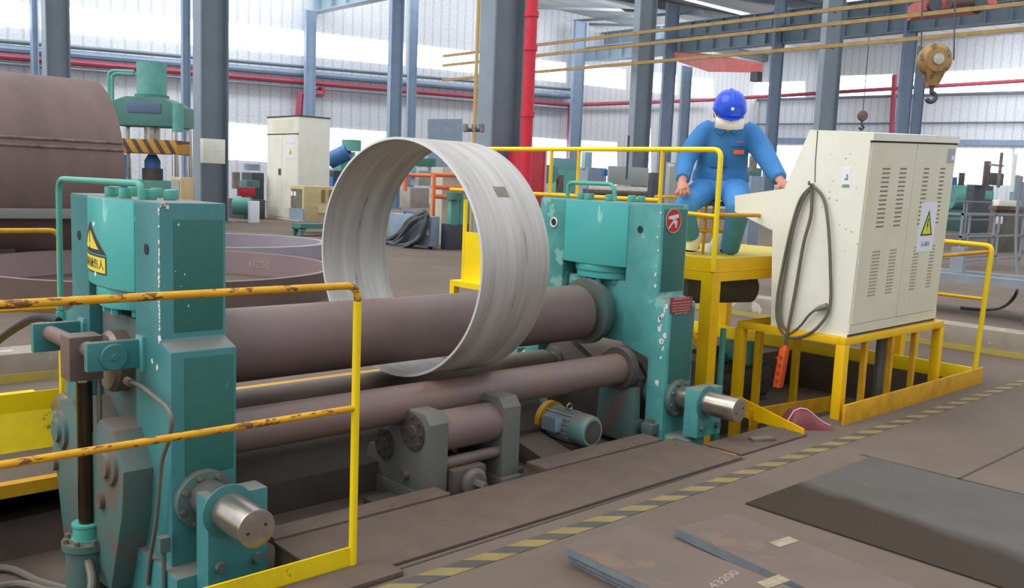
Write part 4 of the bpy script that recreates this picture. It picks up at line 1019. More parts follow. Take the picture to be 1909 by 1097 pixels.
for side, (u0, v0, Z0), dirs in (('r', (1270, 353, 7.48), [(-7, 8), (-1, 10), (5, 9), (11, 7)]), ('l', (1463, 350, 7.36), [(-4, 8), (2, 8), (8, 6), (13, 3)])):
    for i, (du, dv) in enumerate(dirs):
        a1 = '%sf%da' % (side, i); b1 = '%sf%db' % (side, i); c1 = '%sf%dc' % (side, i)
        B[a1] = (A(u0+du*.8, v0+dv*.35, Z0-.02), .016); B[b1] = (A(u0+du*1.35, v0+dv*.95, Z0-.035), .014); B[c1] = (A(u0+du*1.2, v0+dv*1.45, Z0-.005), .012)
        FB += [(side+'palm', a1), (a1, b1), (b1, c1)]
    s_ = 1 if side == 'r' else -1
    B[side+'t1'] = (A(u0+s_*11, v0-3, Z0-.02), .016); B[side+'t2'] = (A(u0+s_*15, v0+4, Z0-.03), .013)
    FB += [(side+'palm', side+'t1'), (side+'t1', side+'t2')]
body = skin_mesh('body', B, bones + FB, SKIN, pr, 2, 'pelvis')
def fuse(mb, name, m, vox=.014, smooth=6):
    """join overlapping volumes of a garment into one continuous surface"""
    bmesh.ops.recalc_face_normals(mb.bm, faces=mb.bm.faces)
    me = bpy.data.meshes.new('tmp'); mb.bm.to_mesh(me); mb.bm.free()
    o = bpy.data.objects.new('tmp', me); COL.objects.link(o)
    r = o.modifiers.new('r', 'REMESH'); r.mode = 'VOXEL'; r.voxel_size = vox
    q = o.modifiers.new('s', 'SMOOTH'); q.factor = .5; q.iterations = smooth
    dg = bpy.context.evaluated_depsgraph_get(); dg.update()
    m2 = bpy.data.meshes.new_from_object(o.evaluated_get(dg)); bpy.data.objects.remove(o)
    for v in m2.vertices: v.co -= WORLD[pr.name]
    m2.name = name
    return link(name, m2, m, pr, WORLD[pr.name])
H_ = Vector((CR.x, CR.y, 0)).normalized(); D_ = Vector((CF.x, CF.y, 0)).normalized()
def oval(u, v, Z, hw_px, hd_m, n=28):
    c_ = A(u, v, Z); w_ = hw_px*Z/FPX
    return [c_ + H_*w_*math.copysign(abs(math.cos(2*PI*i/n))**.8, math.cos(2*PI*i/n)) + D_*hd_m*math.sin(2*PI*i/n) for i in range(n)]
g_ = MB()
g_.loft([oval(1357, 224, 7.78, 14, .075), oval(1356, 231, 7.82, 30, .10), oval(1356, 240, 7.86, 45, .13), oval(1354, 254, 7.88, 47, .15), oval(1351, 272, 7.90, 45, .16), oval(1348, 292, 7.93, 46, .155), oval(1346, 308, 7.96, 48, .15), oval(1345, 314, 7.97, 47, .145), oval(1344, 322, 7.98, 52, .16), oval(1343, 340, 8.0, 54, .165)])
def limb(pts, rs): g_.tube(spline(pts, 5), [a for a in interp(rs, (len(pts)-1)*5+1)], 14)
def interp(rs, n):
    m_ = len(rs)-1
    return [rs[min(m_-1, int(i*m_/(n-1)))] + (rs[min(m_, int(i*m_/(n-1))+1)] - rs[min(m_-1, int(i*m_/(n-1)))])*(i*m_/(n-1)-min(m_-1, int(i*m_/(n-1)))) for i in range(n)]
limb([A(1330, 240, 7.86), A(1314, 250, 7.86), A(1292, 276, 7.84), A(1279, 300, 7.80), A(1276, 316, 7.72), A(1273, 335, 7.60)], [.09, .10, .088, .08, .072, .062])
limb([A(1384, 243, 7.85), A(1400, 254, 7.83), A(1420, 280, 7.72), A(1432, 300, 7.60), A(1443, 318, 7.52), A(1454, 334, 7.43)], [.09, .105, .095, .086, .078, .066])
jk = fuse(g_, 'jacket', OVER)
g_ = MB()
g_.loft([oval(1343, 330, 7.99, 48, .15), oval(1343, 345, 8.0, 53, .17), oval(1342, 360, 8.0, 52, .17), oval(1342, 372, 8.0, 44, .15)])
limb([A(1318, 354, 7.98), A(1298, 366, 7.80), A(1280, 382, 7.58), A(1278, 400, 7.62), A(1282, 418, 7.70), A(1287, 440, 7.80)], [.125, .115, .098, .092, .085, .08])
limb([A(1366, 352, 7.98), A(1372, 364, 7.82), A(1376, 380, 7.62), A(1374, 402, 7.68), A(1368, 430, 7.80), A(1360, 466, 7.95)], [.13, .125, .11, .10, .09, .082])
skt = fuse(g_, 'trousers', mat('blue_work_trousers', '#4a90d2', '#4184c2', scale=5, rough=.8))
# face: nose, eyes, ears (mostly under the helmet and mask)
def hp(r_, u_, f_): return hd + fr*r_ + fu*u_ + fd*f_
MB().tube([hp(0, .03, .10), hp(0, .0, .12), hp(0, -.025, .132)], [.012, .016, .02], 8).build('nose', SKIN, body)
for s_ in (-1, 1):
    MB().ball(hp(.038*s_, .02, .098), .012, 10, 8).build('eye', DARK, body)
    MB().ball(hp(.112*s_, -.01, .0), (.02, .02, .034), 10, 8).build('ear', SKIN, body)
L = []
for j in range(7):
    v_ = -.005 - .088*j/6; row = []
    for i in range(11):
        r_ = -.118 + .236*i/10*1.0; k_ = math.sqrt(max(0, 1-(r_/.15)**2)); row.append((r_, v_, .035 + .105*k_ + .016*math.sin(PI*j/6)))
    L.append(row)
mk = MB(); vs = [[mk.bm.verts.new(hp(*q)) for q in r_] for r_ in L]; vb = [[mk.bm.verts.new(hp(q[0], q[1], q[2]-.006)) for q in r_] for r_ in L]
for j in range(6):
    for i in range(10):
        mk.bm.faces.new((vs[j][i], vs[j][i+1], vs[j+1][i+1], vs[j+1][i])); mk.bm.faces.new((vb[j][i], vb[j+1][i], vb[j+1][i+1], vb[j][i+1]))
for i in range(10):
    mk.bm.faces.new((vs[0][i], vb[0][i], vb[0][i+1], vs[0][i+1])); mk.bm.faces.new((vs[6][i], vs[6][i+1], vb[6][i+1], vb[6][i]))
for j in range(6):
    mk.bm.faces.new((vs[j][0], vs[j+1][0], vb[j+1][0], vb[j][0])); mk.bm.faces.new((vs[j][10], vb[j][10], vb[j+1][10], vs[j+1][10]))
mask = mk.build('face_mask', CLOTHW, pr)
for s_ in (-1, 1): MB().tube([hp(.115*s_, -.01, .10), hp(.12*s_, .005, .0)], .004, 6).build('mask_strap', WHITE, mask)
# helmet: dome, rim, peak, ridge
hu = (fu + fd*.05).normalized(); hf = (fd - hu*fd.dot(hu)).normalized()
hb = hd + fu*.035
prof = [(1.02, -.008), (1.05, .010), (1.0, .03), (.96, .06), (.85, .10), (.64, .135), (.34, .155), (.02, .16)]
L = []
for r_, h in prof:
    L.append([hb + fr*(.135*r_*math.cos(2*PI*i/36)) + hf*(.15*r_*math.sin(2*PI*i/36)) + hu*h for i in range(36)])
he = MB().loft(L).build('helmet', HELM, pr)
L = []
for h in (0, .008):
    L.append([hb + fr*(.12*math.cos(PI*i/16)) + hf*(.13*math.sin(PI*i/16)*1.45) + hu*(h-.008-.014*math.sin(PI*i/16)) for i in range(17)])
MB().loft(L).build('helmet_peak', HELM, he)
MB().tube([hb + hf*(.15*math.cos(a)*.94) + hu*(.155*math.sin(a)+.008) for a in [PI*(.16+.68*i/14) for i in range(15)]], .013, 8).build('helmet_ridge', HELM, he)
p = hb + hf*.146 + hu*.062; MB().ball(p, .014, 10, 8).build('helmet_badge', WHITE, he)
# jacket details
def on_body(u, v, Z, w, h, name, m, par):
    c_ = A(u, v, Z); q_ = [c_ + CR*a*w*.5 + CU*b*h*.5 for a, b in ((-1, -1), (1, -1), (1, 1), (-1, 1))]
    MB().loft([q_, [x - CF*.006 for x in q_]]).build(name, m, par)
OSEAM = mat('overall_seam', '#235384', rough=.8)
on_body(1377, 284, 7.76, .09, .035, 'pocket_badge', ORANGE, jk)
on_body(1376, 265, 7.75, .09, .008, 'chest_lettering', ORANGE, jk)
on_body(1377, 274, 7.75, .12, .006, 'pocket_seam', OSEAM, jk)
on_body(1326, 274, 7.755, .11, .006, 'pocket_seam', OSEAM, jk)
for s_, (u, v) in ((-1, (1342, 246)), (1, (1372, 247))):
    c_ = A(u, v, 7.73); q_ = [c_ + CR*a*.055 + CU*b*.03 for a, b in ((-1, .4), (.2*s_, 1), (1, .2), (.1, -1))]
    MB().loft([q_, [x - CF*.008 for x in q_]]).build('collar_flap', OVER, jk)
MB().tube([A(1357-.8*k, 252+8*k, 7.735+.009*k) for k in range(10)], .004, 6).build('front_seam', OSEAM, jk)
MB().tube([A(1300+8*k, 314-2*math.sin(PI*k/11), 7.94-.12*math.sin(PI*k/11)) for k in range(12)], .010, 6).build('waist_band', OSEAM, jk)
# shoes and white gaiters
for nm, (u, v, Z) in (('r', (1284, 468, 7.82)), ('l', (1350, 470, 7.96))):
    c_ = onz(u, v, PZ) ; c_ = Vector((c_.x, c_.y, PZ+.03))
    MB().ball(c_ + Vector((-.05, -.05, .01)), (.09, .09, .04), 16, 8).build('shoe', SHOE, pr)
a, b = A(1291, 436, 7.82), A(1288, 464, 7.86)
MB().tube([a, a.lerp(b, .5), b], [.085, .08, .065], 14).build('gaiter', CLOTHW, pr)
tag(MB().tube(spline([A(1344, 444, 8.15), A(1334, 458, 8.1), A(1318, 474, 8.05)], 4), [.06]*4+[.055]*4+[.03], 10).build('white_cloth', CLOTHW, None, tuple(onz(1325, 476, PZ))), 'crumpled white cloth on the platform between the feet of the worker', 'cloth')
# stool
sp = A(1325, 375, 8.05)
t = thing('stool', 'yellow framed stool with dark seat under the worker', 'stool', (sp.x, sp.y, PZ))
MB().cyl((sp.x, sp.y, sp.z-.04), (sp.x, sp.y, sp.z), .2, n=28).build('seat', DKM, t, None, .01)
for a in (.4, .4+PI/2, .4+PI, .4+1.5*PI):
    MB().tube([(sp.x+.16*math.cos(a), sp.y+.16*math.sin(a), sp.z-.04), (sp.x+.19*math.cos(a), sp.y+.19*math.sin(a), PZ)], .014, 8).build('leg', YELO, t)
MB().tube([(sp.x+.2*math.cos(2*PI*k/24), sp.y+.2*math.sin(2*PI*k/24), sp.z-.14) for k in range(24)], .013, 8, closed=True).build('stretcher_ring', YELO, t)
MB().tube([(sp.x+.2*math.cos(2*PI*k/24), sp.y+.2*math.sin(2*PI*k/24), PZ+.2) for k in range(24)], .013, 8, closed=True).build('stretcher_ring', YELO, t)

# ================================================================== BACKGROUND, LEFT
def abox(u0, um, u1, vt, vb, Z=None, z0=None):
    """axis-aligned box from its near vertical edge (um) and the two visible side widths"""
    c_ = onz(um, vb, 0) if Z is None else at(um, vb, Z)
    y1 = onx(u0, vb, c_.x).y; x1 = ony(u1, vb, c_.y).x
    return c_.x, x1, c_.y, y1, (c_.z if z0 is None else z0), zat(c_.x, c_.y, vt)
# big rusty cylinder lying on a grey support
Zc = 13.5; s_ = Zc/FPX
pr_ = at(150, 328, Zc); R_ = 173*s_*1.02
t = thing('steel_shell', 'big rusty brown steel cylinder lying at the left behind near stand', 'steel cylinder', (pr_.x-2, pr_.y, pr_.z-R_))
x1_ = pr_.x + .15
b = MB(); nn = 96; L = []
for X, r_ in ((x1_-7, R_), (x1_, R_), (x1_, R_-.04), (x1_-7, R_-.04), (x1_-7, R_)):
    L.append([(X, pr_.y + r_*math.cos(2*PI*k/nn), pr_.z + r_*math.sin(2*PI*k/nn)) for k in range(nn)])
b.loft(L, caps=False).build('shell_plate', RUST, t)
for dz in (0, .07):
    a_ = PI + PI/3.6 + dz*1.3
    yy, zz = pr_.y + (R_+.004)*math.cos(a_), pr_.z + (R_+.004)*math.sin(a_)
for k, dz in ((0, .34), (1, .27)):
    zz = pr_.z + R_*dz; yy = pr_.y - math.sqrt(R_*R_-(zz-pr_.z)**2)
    MB().tube([(x1_-7, yy, zz), (x1_-.02, yy, zz)], .022, 8).build('weld_seam', mat('weld', '#5e4a40', '#8a7668', scale=8, rough=.6) if k == 0 else bpy.data.materials['weld'], t)
zf = pr_.z - R_
for xx in (x1_-5, x1_-1.6):
    tag(MB().prism([(pr_.y-1.0, 0), (pr_.y-1.0, max(.3, zf+.5)), (pr_.y-.7, max(.1, zf+.2)), (pr_.y, max(.02, zf-.02)), (pr_.y+.7, max(.1, zf+.2)), (pr_.y+1.0, max(.3, zf+.5)), (pr_.y+1.0, 0)], 'x', xx, xx+.3).build('cradle', DARK, None, (xx, pr_.y, 0)),
        'steel cradle under the big rusty cylinder', 'cradle', 'cradles under the cylinder')
x0_, xx1, y0_, y1_, z0_, z1_ = abox(-60, -50, 205, 388, 428, 11.6, 0)
t = thing('support_beam', 'grey steel support beam on stub legs in front of the big rusty cylinder', 'beam', (2.6, 12.9, 0))
zb_hi, zb_lo = zat(3, 12.85, 389), zat(3, 12.85, 408)
MB().box(.4, at(196, 400, 12.3).x, 12.85, 13.0, zb_lo, zb_hi).build('beam_body', mat('beam_grey', '#8b8785', '#7d7977', scale=1, rough=.7), t, None, .01)
for xx in (.8, 2.4): MB().box(xx, xx+.12, 12.87, 12.98, 0, zb_lo).build('stub_leg', DARK, t)

# rings stacked on the floor
def floor_ring(u, v_top, a_px, h_px, label, mo, mi, th=.05):
    # rim ellipse centred at (u, v_top) with half width a_px; wall h_px tall
    hor = pix(at(u, 500, 1) * 1.0)[1] if 0 else 340 + .04*(u-CX)
    Zf = FPX*EYE/(v_top + h_px - hor); c_ = onz(u, v_top + h_px, 0); R = a_px*Zf/FPX; h = EYE - (v_top-hor)*Zf/FPX
    t = thing('steel_hoop', label, 'steel ring', (c_.x, c_.y, 0), 'rusty rings on the floor')
    n_ = 96
    rg = lambda r_, z: [(c_.x + r_*math.cos(2*PI*k/n_), c_.y + r_*math.sin(2*PI*k/n_), z) for k in range(n_)]
    MB().loft([rg(R, .0), rg(R, h), rg(R-th*.5, h), rg(R-th*.5, 0), rg(R, 0)], caps=False).build('outer_face', mo, t)
    MB().loft([rg(R-th*.5, .001), rg(R-th*.5, h+.001), rg(R-th, h+.001), rg(R-th, .001), rg(R-th*.5, .001)], caps=False).build('inner_face', mi, t)
    return t, c_, R, h
h0, hc0, hR, hh = floor_ring(290, 490, 330, 50, 'nearest rusty ring lying on the floor behind near roll stand', mat('rusty_ring_shaded', '#6e5850', '#5d4a44', scale=1.2, rough=.7), RUSTP, .08)  # outer face coloured darker for the shade it stands in
floor_ring(425, 447, 185, 26, 'second lilac grey ring lying on the floor behind the nearest one', RUSTL, RUSTL, .14)
d_ = ray(482, 494); rr_ = hR-.083
qa = d_.x**2 + d_.y**2; qb = -2*(d_.x*hc0.x + d_.y*hc0.y); qc = hc0.x**2 + hc0.y**2 - rr_**2
k_ = (-qb + math.sqrt(max(0, qb*qb-4*qa*qc)))/(2*qa); p = CP + d_*k_
nn_ = (Vector((hc0.x, hc0.y, 0)) - Vector((p.x, p.y, 0))).normalized()
text('chalk_writing', '43200', .15, CHALK, h0, p + nn_*.004, Vector((0, 0, 1)).cross(nn_), (0, 0, 1), None, .0004)
# hydraulic press
Z = 24.0; c_ = at(285, 400, Z); S = Z/FPX
t = thing('hydraulic_press', 'tall green four-post hydraulic press with striped beam behind the cylinder', 'press', (c_.x, c_.y, 0))
def PP(u, v): return at(u, v, Z)
zc0 = lambda v: at(285, v, Z).z
w2 = .62
b0 = Vector((c_.x, c_.y, 0))
MB().cyl(b0 + Vector((0, 0, zc0(182))), b0 + Vector((0, 0, zc0(122))), 26*S, n=36).build('main_cylinder', GREENM, t)
MB().lathe([(24*S, zc0(190)), (30*S, zc0(186)), (30*S, zc0(180)), (24*S, zc0(178))], (b0.x, b0.y, 0), (0, 0, 1)).build('cylinder_collar', GREEND, t)
zc1, zc2, zc3 = zc0(238), zc0(205), zc0(186)
dx = w2*1.0
MB().prism([(-dx*1.15, zc1), (-dx*1.15, zc2+.15), (-dx*.5, zc3), (dx*.5, zc3), (dx*1.15, zc2+.15), (dx*1.15, zc1)], 'y', -.45, .45)
def oriented(poly, half, z_shift, name, m):
    # profile across the camera-facing direction of the press
    ax = Vector((_rt.x, _rt.y, 0)).normalized(); nr = Vector((_fw.x, _fw.y, 0)).normalized()
    L = [[b0 + ax*a + nr*h + Vector((0, 0, z)) for a, z in poly] for h in (-half, half)]
    return MB().loft(L).build(name, m, t, None, .02)
hw = 64*S
oriented([(-hw, zc1), (-hw, zc2+.1), (-hw*.5, zc3), (hw*.5, zc3), (hw, zc2+.05), (hw, zc1)], .55, 0, 'crown', GREEND)
oriented([(-hw*.45, zc0(215)), (-hw*.45, zc0(196)), (hw*.5, zc0(196)), (hw*.5, zc0(215))], .57, 0, 'crown_panel', mat('panel_slate', '#5c6b88', rough=.6))
oriented([(-hw*.95, zc0(287)), (-hw*.95, zc0(262)), (hw*.95, zc0(262)), (hw*.95, zc0(287))], .55, 0, 'slide_beam', PRESSY)
oriented([(-hw, 0), (-hw, zc0(336)), (hw, zc0(336)), (hw, 0)], .55, 0, 'bed', GREEND)
ax = Vector((_rt.x, _rt.y, 0)).normalized(); nr = Vector((_fw.x, _fw.y, 0)).normalized()
for a in (-1, 1):
    for h in (-.42, .42):
        p = b0 + ax*a*(hw*.84+(.06 if h > 0 else 0)) + nr*h
        MB().cyl(Vector((p.x, p.y, zc0(340))), Vector((p.x, p.y, zc1+.05)), .085, n=16).build('post', CHROME, t)
for a in (-1, 1):
    p = b0 + ax*a*hw*.92 - nr*.45
    MB().cyl(Vector((p.x, p.y, zc0(246))), Vector((p.x, p.y, zc0(196))), .14, n=18).build('post_nut', GREENM, t)
MB().cyl(b0 + Vector((0, 0, zc0(262))), b0 + Vector((0, 0, zc1)), .2, n=24).build('ram', STEEL, t)
MB().lathe([(.2, zc0(314)), (.2, zc0(300)), (.1, zc0(288))], (b0.x, b0.y, 0), (0, 0, 1)).build('die_upper', BLUE, t)
MB().cyl(b0 + Vector((0, 0, zc0(340))), b0 + Vector((0, 0, zc0(314))), .26, n=24).build('die_lower', DARK, t)
for k, (ua, va) in enumerate(((203, 128), (209, 133))):
    MB().tube([at(250, va+6, Z-.3), at(ua+8, va+4, Z-.3), at(ua, va+8, Z-.3), at(ua+1, 330, Z-.3)], .05, 8, bend=.2).build('oil_pipe', GREENM, t)
x0_, x1_, y0_, y1_, z0_, z1_ = abox(213, 222, 231, 196, 220, Z-.8); MB().box(x0_, x1_, y0_, y1_, z0_, z1_).build('gauge_box', WHITE, t)
x0_, x1_, y0_, y1_, z0_, z1_ = abox(213, 222, 232, 261, 285, Z-.8); MB().box(x0_, x1_, y0_, y1_, z0_, z1_).build('valve_box', WHITE, t)
x0_, x1_, y0_, y1_, z0_, z1_ = abox(214, 222, 236, 288, 345, Z-.8); MB().box(x0_, x1_, y0_, y1_, 0, z1_).build('pump_unit', BLUE, t)
# box on column B
x0_, x1_, y0_, y1_, z0_, z1_ = abox(376, 379, 420, 258, 304, 25.2)
t = thing('junction_box', 'cream electric box mounted on the grey column', 'electric box', (x0_, y0_, z0_))
MB().box(x0_, x1_, y0_, y0_+.2, z0_, z1_).build('box_body', CREAM, t, None, .01)
MB().box(x0_+(x1_-x0_)*.5, x0_+(x1_-x0_)*.7, y0_-.01, y0_, z0_+(z1_-z0_)*.5, z0_+(z1_-z0_)*.75).build('label_plate', WHITE, t)
# tall cream cabinets
x0_, x1_, y0_, y1_, z0_, z1_ = abox(497, 555, 613, 217, 413)
t = thing('electrical_cabinet', 'tall cream double door electrical cabinet with warning triangle', 'cabinet', (x0_, y0_, 0))
MB().box(x0_, x1_, y0_, y1_, 0, z1_).build('cabinet_body', CREAM, t, None, .01)
MB().box(x0_-.02, x1_, y0_-.02, y1_, z1_, z1_+.04).build('roof_panel', DKM, t)
wy = (y1_-y0_); zd = z1_ - (z1_)*.165
for k, (a, bb) in enumerate(((.02, .49), (.51, .98))):
    dr = MB().box(x0_-.012, x0_, y0_+wy*a, y0_+wy*bb, .1, zd-.02).build('door', CREAM, t)
    for q in range(5): MB().box(x0_-.016, x0_-.012, y0_+wy*(a+.08), y0_+wy*(bb-.08), .16+.05*q, .18+.05*q).build('louvre_slot', CREAMD, dr)
MB().box(x0_-.012, x0_, y0_+wy*.02, y0_+wy*.98, zd+.02, z1_-.03).build('top_panel', CREAM, t)
MB().box(x0_-.008, x0_, y0_, y1_, zd-.02, zd+.02).build('panel_gap', SEAM, t)
for q in range(8): MB().box(x0_-.016, x0_-.012, y0_+wy*.15, y0_+wy*.8, zd+.08+.05*q, zd+.1+.05*q).build('louvre_slot', CREAMD, t)
MB().box(x0_-.03, x0_-.012, y0_+wy*.53, y0_+wy*.6, z1_*.44, z1_*.5).build('handle', DKM, t)
lb_ = MB().box(x0_-.018, x0_-.012, y0_+wy*.1, y0_+wy*.36, z1_*.60, z1_*.72).build('danger_label', WHITE, t)
yc_, zc_2 = y0_+wy*.23, z1_*.645
MB().prism([(yc_-.11, zc_2-.02), (yc_+.11, zc_2-.02), (yc_, zc_2+.18)], 'x', x0_-.022, x0_-.018).build('danger_triangle', mat('lbl_yellow', '#e6dc30', rough=.5), lb_)
MB().prism([(yc_-.02, zc_2+.02), (yc_+.02, zc_2+.02), (yc_+.005, zc_2+.12), (yc_-.005, zc_2+.12)], 'x', x0_-.025, x0_-.022).build('danger_mark', SIGNB, lb_)
MB().box(x0_-.018, x0_-.012, y0_+wy*.1, y0_+wy*.36, z1_*.75, z1_*.83).build('paper_label', WHITE, t)
# tan generator / welder on green stand
x0_, x1_, y0_, y1_, z0_, z1_ = abox(540, 566, 640, 347, 412, 23.0)
t = thing('welding_set', 'tan boxy welding set with open control side, beside the cream cabinets', 'welder', (x0_, y0_, z0_))
MB().box(x0_, x1_, y0_, y1_, z0_, z1_).build('casing', WOOD, t, None, .02)
MB().box(x0_-.02, x0_, y0_+.1, y1_-.1, z0_+.3, z1_-.08).build('control_panel', mat('panel_murk', '#7b7c72', '#6b5b4c', scale=4, rough=.6), t)
for k in range(2): MB().box(x0_-.03, x0_-.02, y0_+.35+.16*k, y0_+.46+.16*k, z1_-.26, z1_-.15).build('meter', WHITE, t)
for k in range(4): MB().box(x0_+.5+.22*k, x0_+.6+.22*k, y0_-.02, y0_, z1_-.4, z1_-.08).build('vent_slot', mat('vent_dark', '#8a7448', rough=.7) if k == 0 else bpy.data.materials['vent_dark'], t)
MB().box(x0_+.4, x1_-.15, y0_-.03, y0_, z0_+.2, z1_-.5).build('side_panel', mat('tan_panel', '#dac79c', rough=.6), t)
MB().box(x0_-.02, x0_+.02, y0_, y1_, z0_-.0, z0_+.3).build('lower_panel', BLUEG, t)
zt_ = z0_
t = thing('bench', 'low green steel bench in front of the tan welding set', 'bench', (x0_, y0_, 0))
x0b, x1b, y0b, y1b, z0b, z1b = abox(544, 560, 640, 418, 428, 22.0)
MB().box(x0b, x1b, y0b, y1b, z1b-.12, z1b).build('top', GREEND, t)
for xx in (x0b, x1b-.1):
    for yy in (y0b, y1b-.1): MB().loft([[(xx, yy, 0), (xx+.06, yy, 0), (xx+.06, yy+.06, 0), (xx, yy+.06, 0)], [(xx, yy, z1b-.1), (xx+.18, yy, z1b-.1), (xx+.18, yy+.12, z1b-.1), (xx, yy+.12, z1b-.1)]]).build('leg', GREEND, t)
# second tan box by the press
x0_, x1_, y0_, y1_, z0_, z1_ = abox(319, 337, 362, 331, 400, 22.5, 0)
t = thing('welding_set', 'tan welding box half hidden behind near stand, left of the grey column', 'welder', (x0_, y0_, 0))
MB().box(x0_, x1_, y0_, y1_, 0, z1_).build('casing', WOOD, t, None, .02)
MB().box(x0_-.02, x0_, y0_+.05, y1_-.05, z1_-.5, z1_-.06).build('control_panel', GREYM, t)

# clutter machine with red box between column and cabinet
def simple(name, label, cat, boxes, cyls=(), grp=None):
    """boxes: (part, u0, um, u1, vt, vb, Z, mat); first sets the base"""
    first = abox(*boxes[0][1:6], boxes[0][6]); t = thing(name, label, cat, (first[0], first[2], 0), grp)
    for part, u0, um, u1, vt, vb, Z, m, *g in boxes:
        a = abox(u0, um, u1, vt, vb, Z); z0 = 0 if g else a[4]
        MB().box(a[0], a[1], a[2], a[3], z0, a[5]).build(part, m, t, None, .01)
    for part, u, v, Z, r, d, ln, m in cyls:
        p = at(u, v, Z); d = Vector(d).normalized(); MB().cyl(p, p + d*ln, r, n=24).build(part, m, t)
    return t
simple('machine_tool', 'dark machine with a red box and white bin, between column and cream cabinet', 'machine',
       [('bed', 426, 455, 494, 372, 400, 29, DKM, 1), ('red_box', 442, 446, 476, 349, 366, 28, RED), ('column', 450, 470, 492, 322, 372, 30, DKM), ('white_bin', 462, 466, 484, 375, 399, 27, WHITE, 1), ('head', 448, 460, 484, 336, 350, 29, GREEND)],
       [('motor', 437, 384, 27.5, .26, (.7, -.7, 0), .5, GREENM), ('spindle', 440, 352, 28, .12, (0, 0, 1), .5, STEELD), ('cap', 470, 318, 29, .25, (0, 0, 1), .2, BLUEG)])
simple('machine_tool', 'blue and green machine in front of the lit window, just left of the ring', 'machine',
       [('base', 606, 620, 700, 330, 372, 34, BLUE, 1), ('column', 620, 636, 662, 282, 332, 34, GREENM), ('table', 608, 622, 672, 318, 330, 33, DKM)],
       [('head', 655, 282, 33, .35, (0, 0, 1), .4, GREENM), ('arm', 614, 300, 33, .3, (.5, -.6, .4), .8, BLUE)])
# welder box with cable coil
x0_, x1_, y0_, y1_, z0_, z1_ = abox(724, 802, 808, 404, 466)
t = thing('welding_machine', 'blue grey welding machine box seen through the ring, draped with cables', 'welder', (x0_, y0_, 0))
MB().box(x0_, x1_+.15, y0_, y1_, .06, z1_).build('casing', BLUEG, t, None, .02)
MB().box(x0_-.005, x0_, y0_+.05, y0_+.16, .3, .42).build('rating_label', WHITE, t)
for dy in (.1, y1_-y0_-.2): MB().cyl((x0_+.05, y0_+dy, .06), (x0_+.1, y0_+dy, .06), .06, n=16).build('wheel', BLACK, t)
MB().tube([(x0_+.1, y0_+.7, z1_), (x0_+.1, y0_+.7, z1_+.06), (x0_+.1, y0_+1.1, z1_+.06), (x0_+.1, y0_+1.1, z1_)], .02, 8, bend=.03).build('handle', BLUE, t)
tc = thing('cable_coil', 'dark welding cable looped in a thick bundle over the blue grey welder', 'cable', (x0_, y0_, 0))
for k in range(14):
    f_ = k/13
    base = [(795-4*f_, 398-4*f_), (770-8*f_, 418-8*f_), (748-6*f_, 448-14*f_), (722-2*f_, 460-16*f_), (715+3*f_, 455-10*f_), (735+16*f_, 462-8*f_), (768+12*f_, 455-10*f_), (790-1*f_, 425-6*f_), (798-3*f_, 402-3*f_)]
    pts = [onx(u+random.uniform(-3, 3), v+random.uniform(-3, 3), x0_-.08-.2*random.random()) for u, v in base]
    MB().tube(spline(pts, 5), .028, 7).build('cable_loop', CABLE, tc)

# cream pillar with orange rails and green pump
x0_, x1_, y0_, y1_, z0_, z1_ = abox(800, 822, 905, 312, 438, 21)
t = thing('machine_housing', 'cream machine column with orange rails seen through the ring', 'machine', (x0_, y0_, 0))
MB().box(x0_, x1_, y0_, y1_, 0, z1_).build('casing', mat('cream_grubby', '#c9c8b4', '#b6b5a2', scale=2, rough=.6), t, None, .02)
MB().box(x0_+1.0, x0_+1.5, y0_-.02, y0_, z1_*.72, z1_*.87).build('notice', WHITE, t)
r_ = simple('guard_frame', 'orange pipe frame in front of the cream machine column', 'railing', [('post', 802, 805, 810, 326, 440, 20.2, ORP, 1)])
for v0, v1 in ((326, 328), (349, 352), (366, 371)):
    MB().tube([at(806, v0, 20.2), at(880, v1, 20.2+1.2)], .05, 8).build('rail', ORP, r_)
simple('pump', 'teal pump standing beside the cream machine column, seen through the ring', 'pump',
       [('base', 822, 835, 880, 418, 445, 19.6, DKM, 1), ('body', 834, 840, 853, 373, 420, 19.6, GREENM), ('body', 850, 858, 876, 368, 420, 19.8, GREENM)], [('head', 848, 372, 19.6, .18, (0, 0, 1), .15, GREEND)])
simple('machine_tool', 'teal lathe with orange rail far off, seen through the top of the ring', 'machine',
       [('bed', 740, 765, 800, 350, 358, 47, mat('pale_bed', '#a7a09a', '#9a938d', scale=3, rough=.7), 1), ('headstock', 757, 765, 776, 308, 330, 42, mat('cyan_machine', '#6fc0c4', rough=.5)), ('carriage', 766, 780, 800, 318, 346, 42, GREYM), ('gantry', 760, 775, 812, 294, 310, 43, GREEND)], [('rail', 757, 326, 41, .08, (1, -.9, 0), 3, ORP), ('rail', 755, 356, 41, .1, (0, 0, 1), 2.4, ORP)])
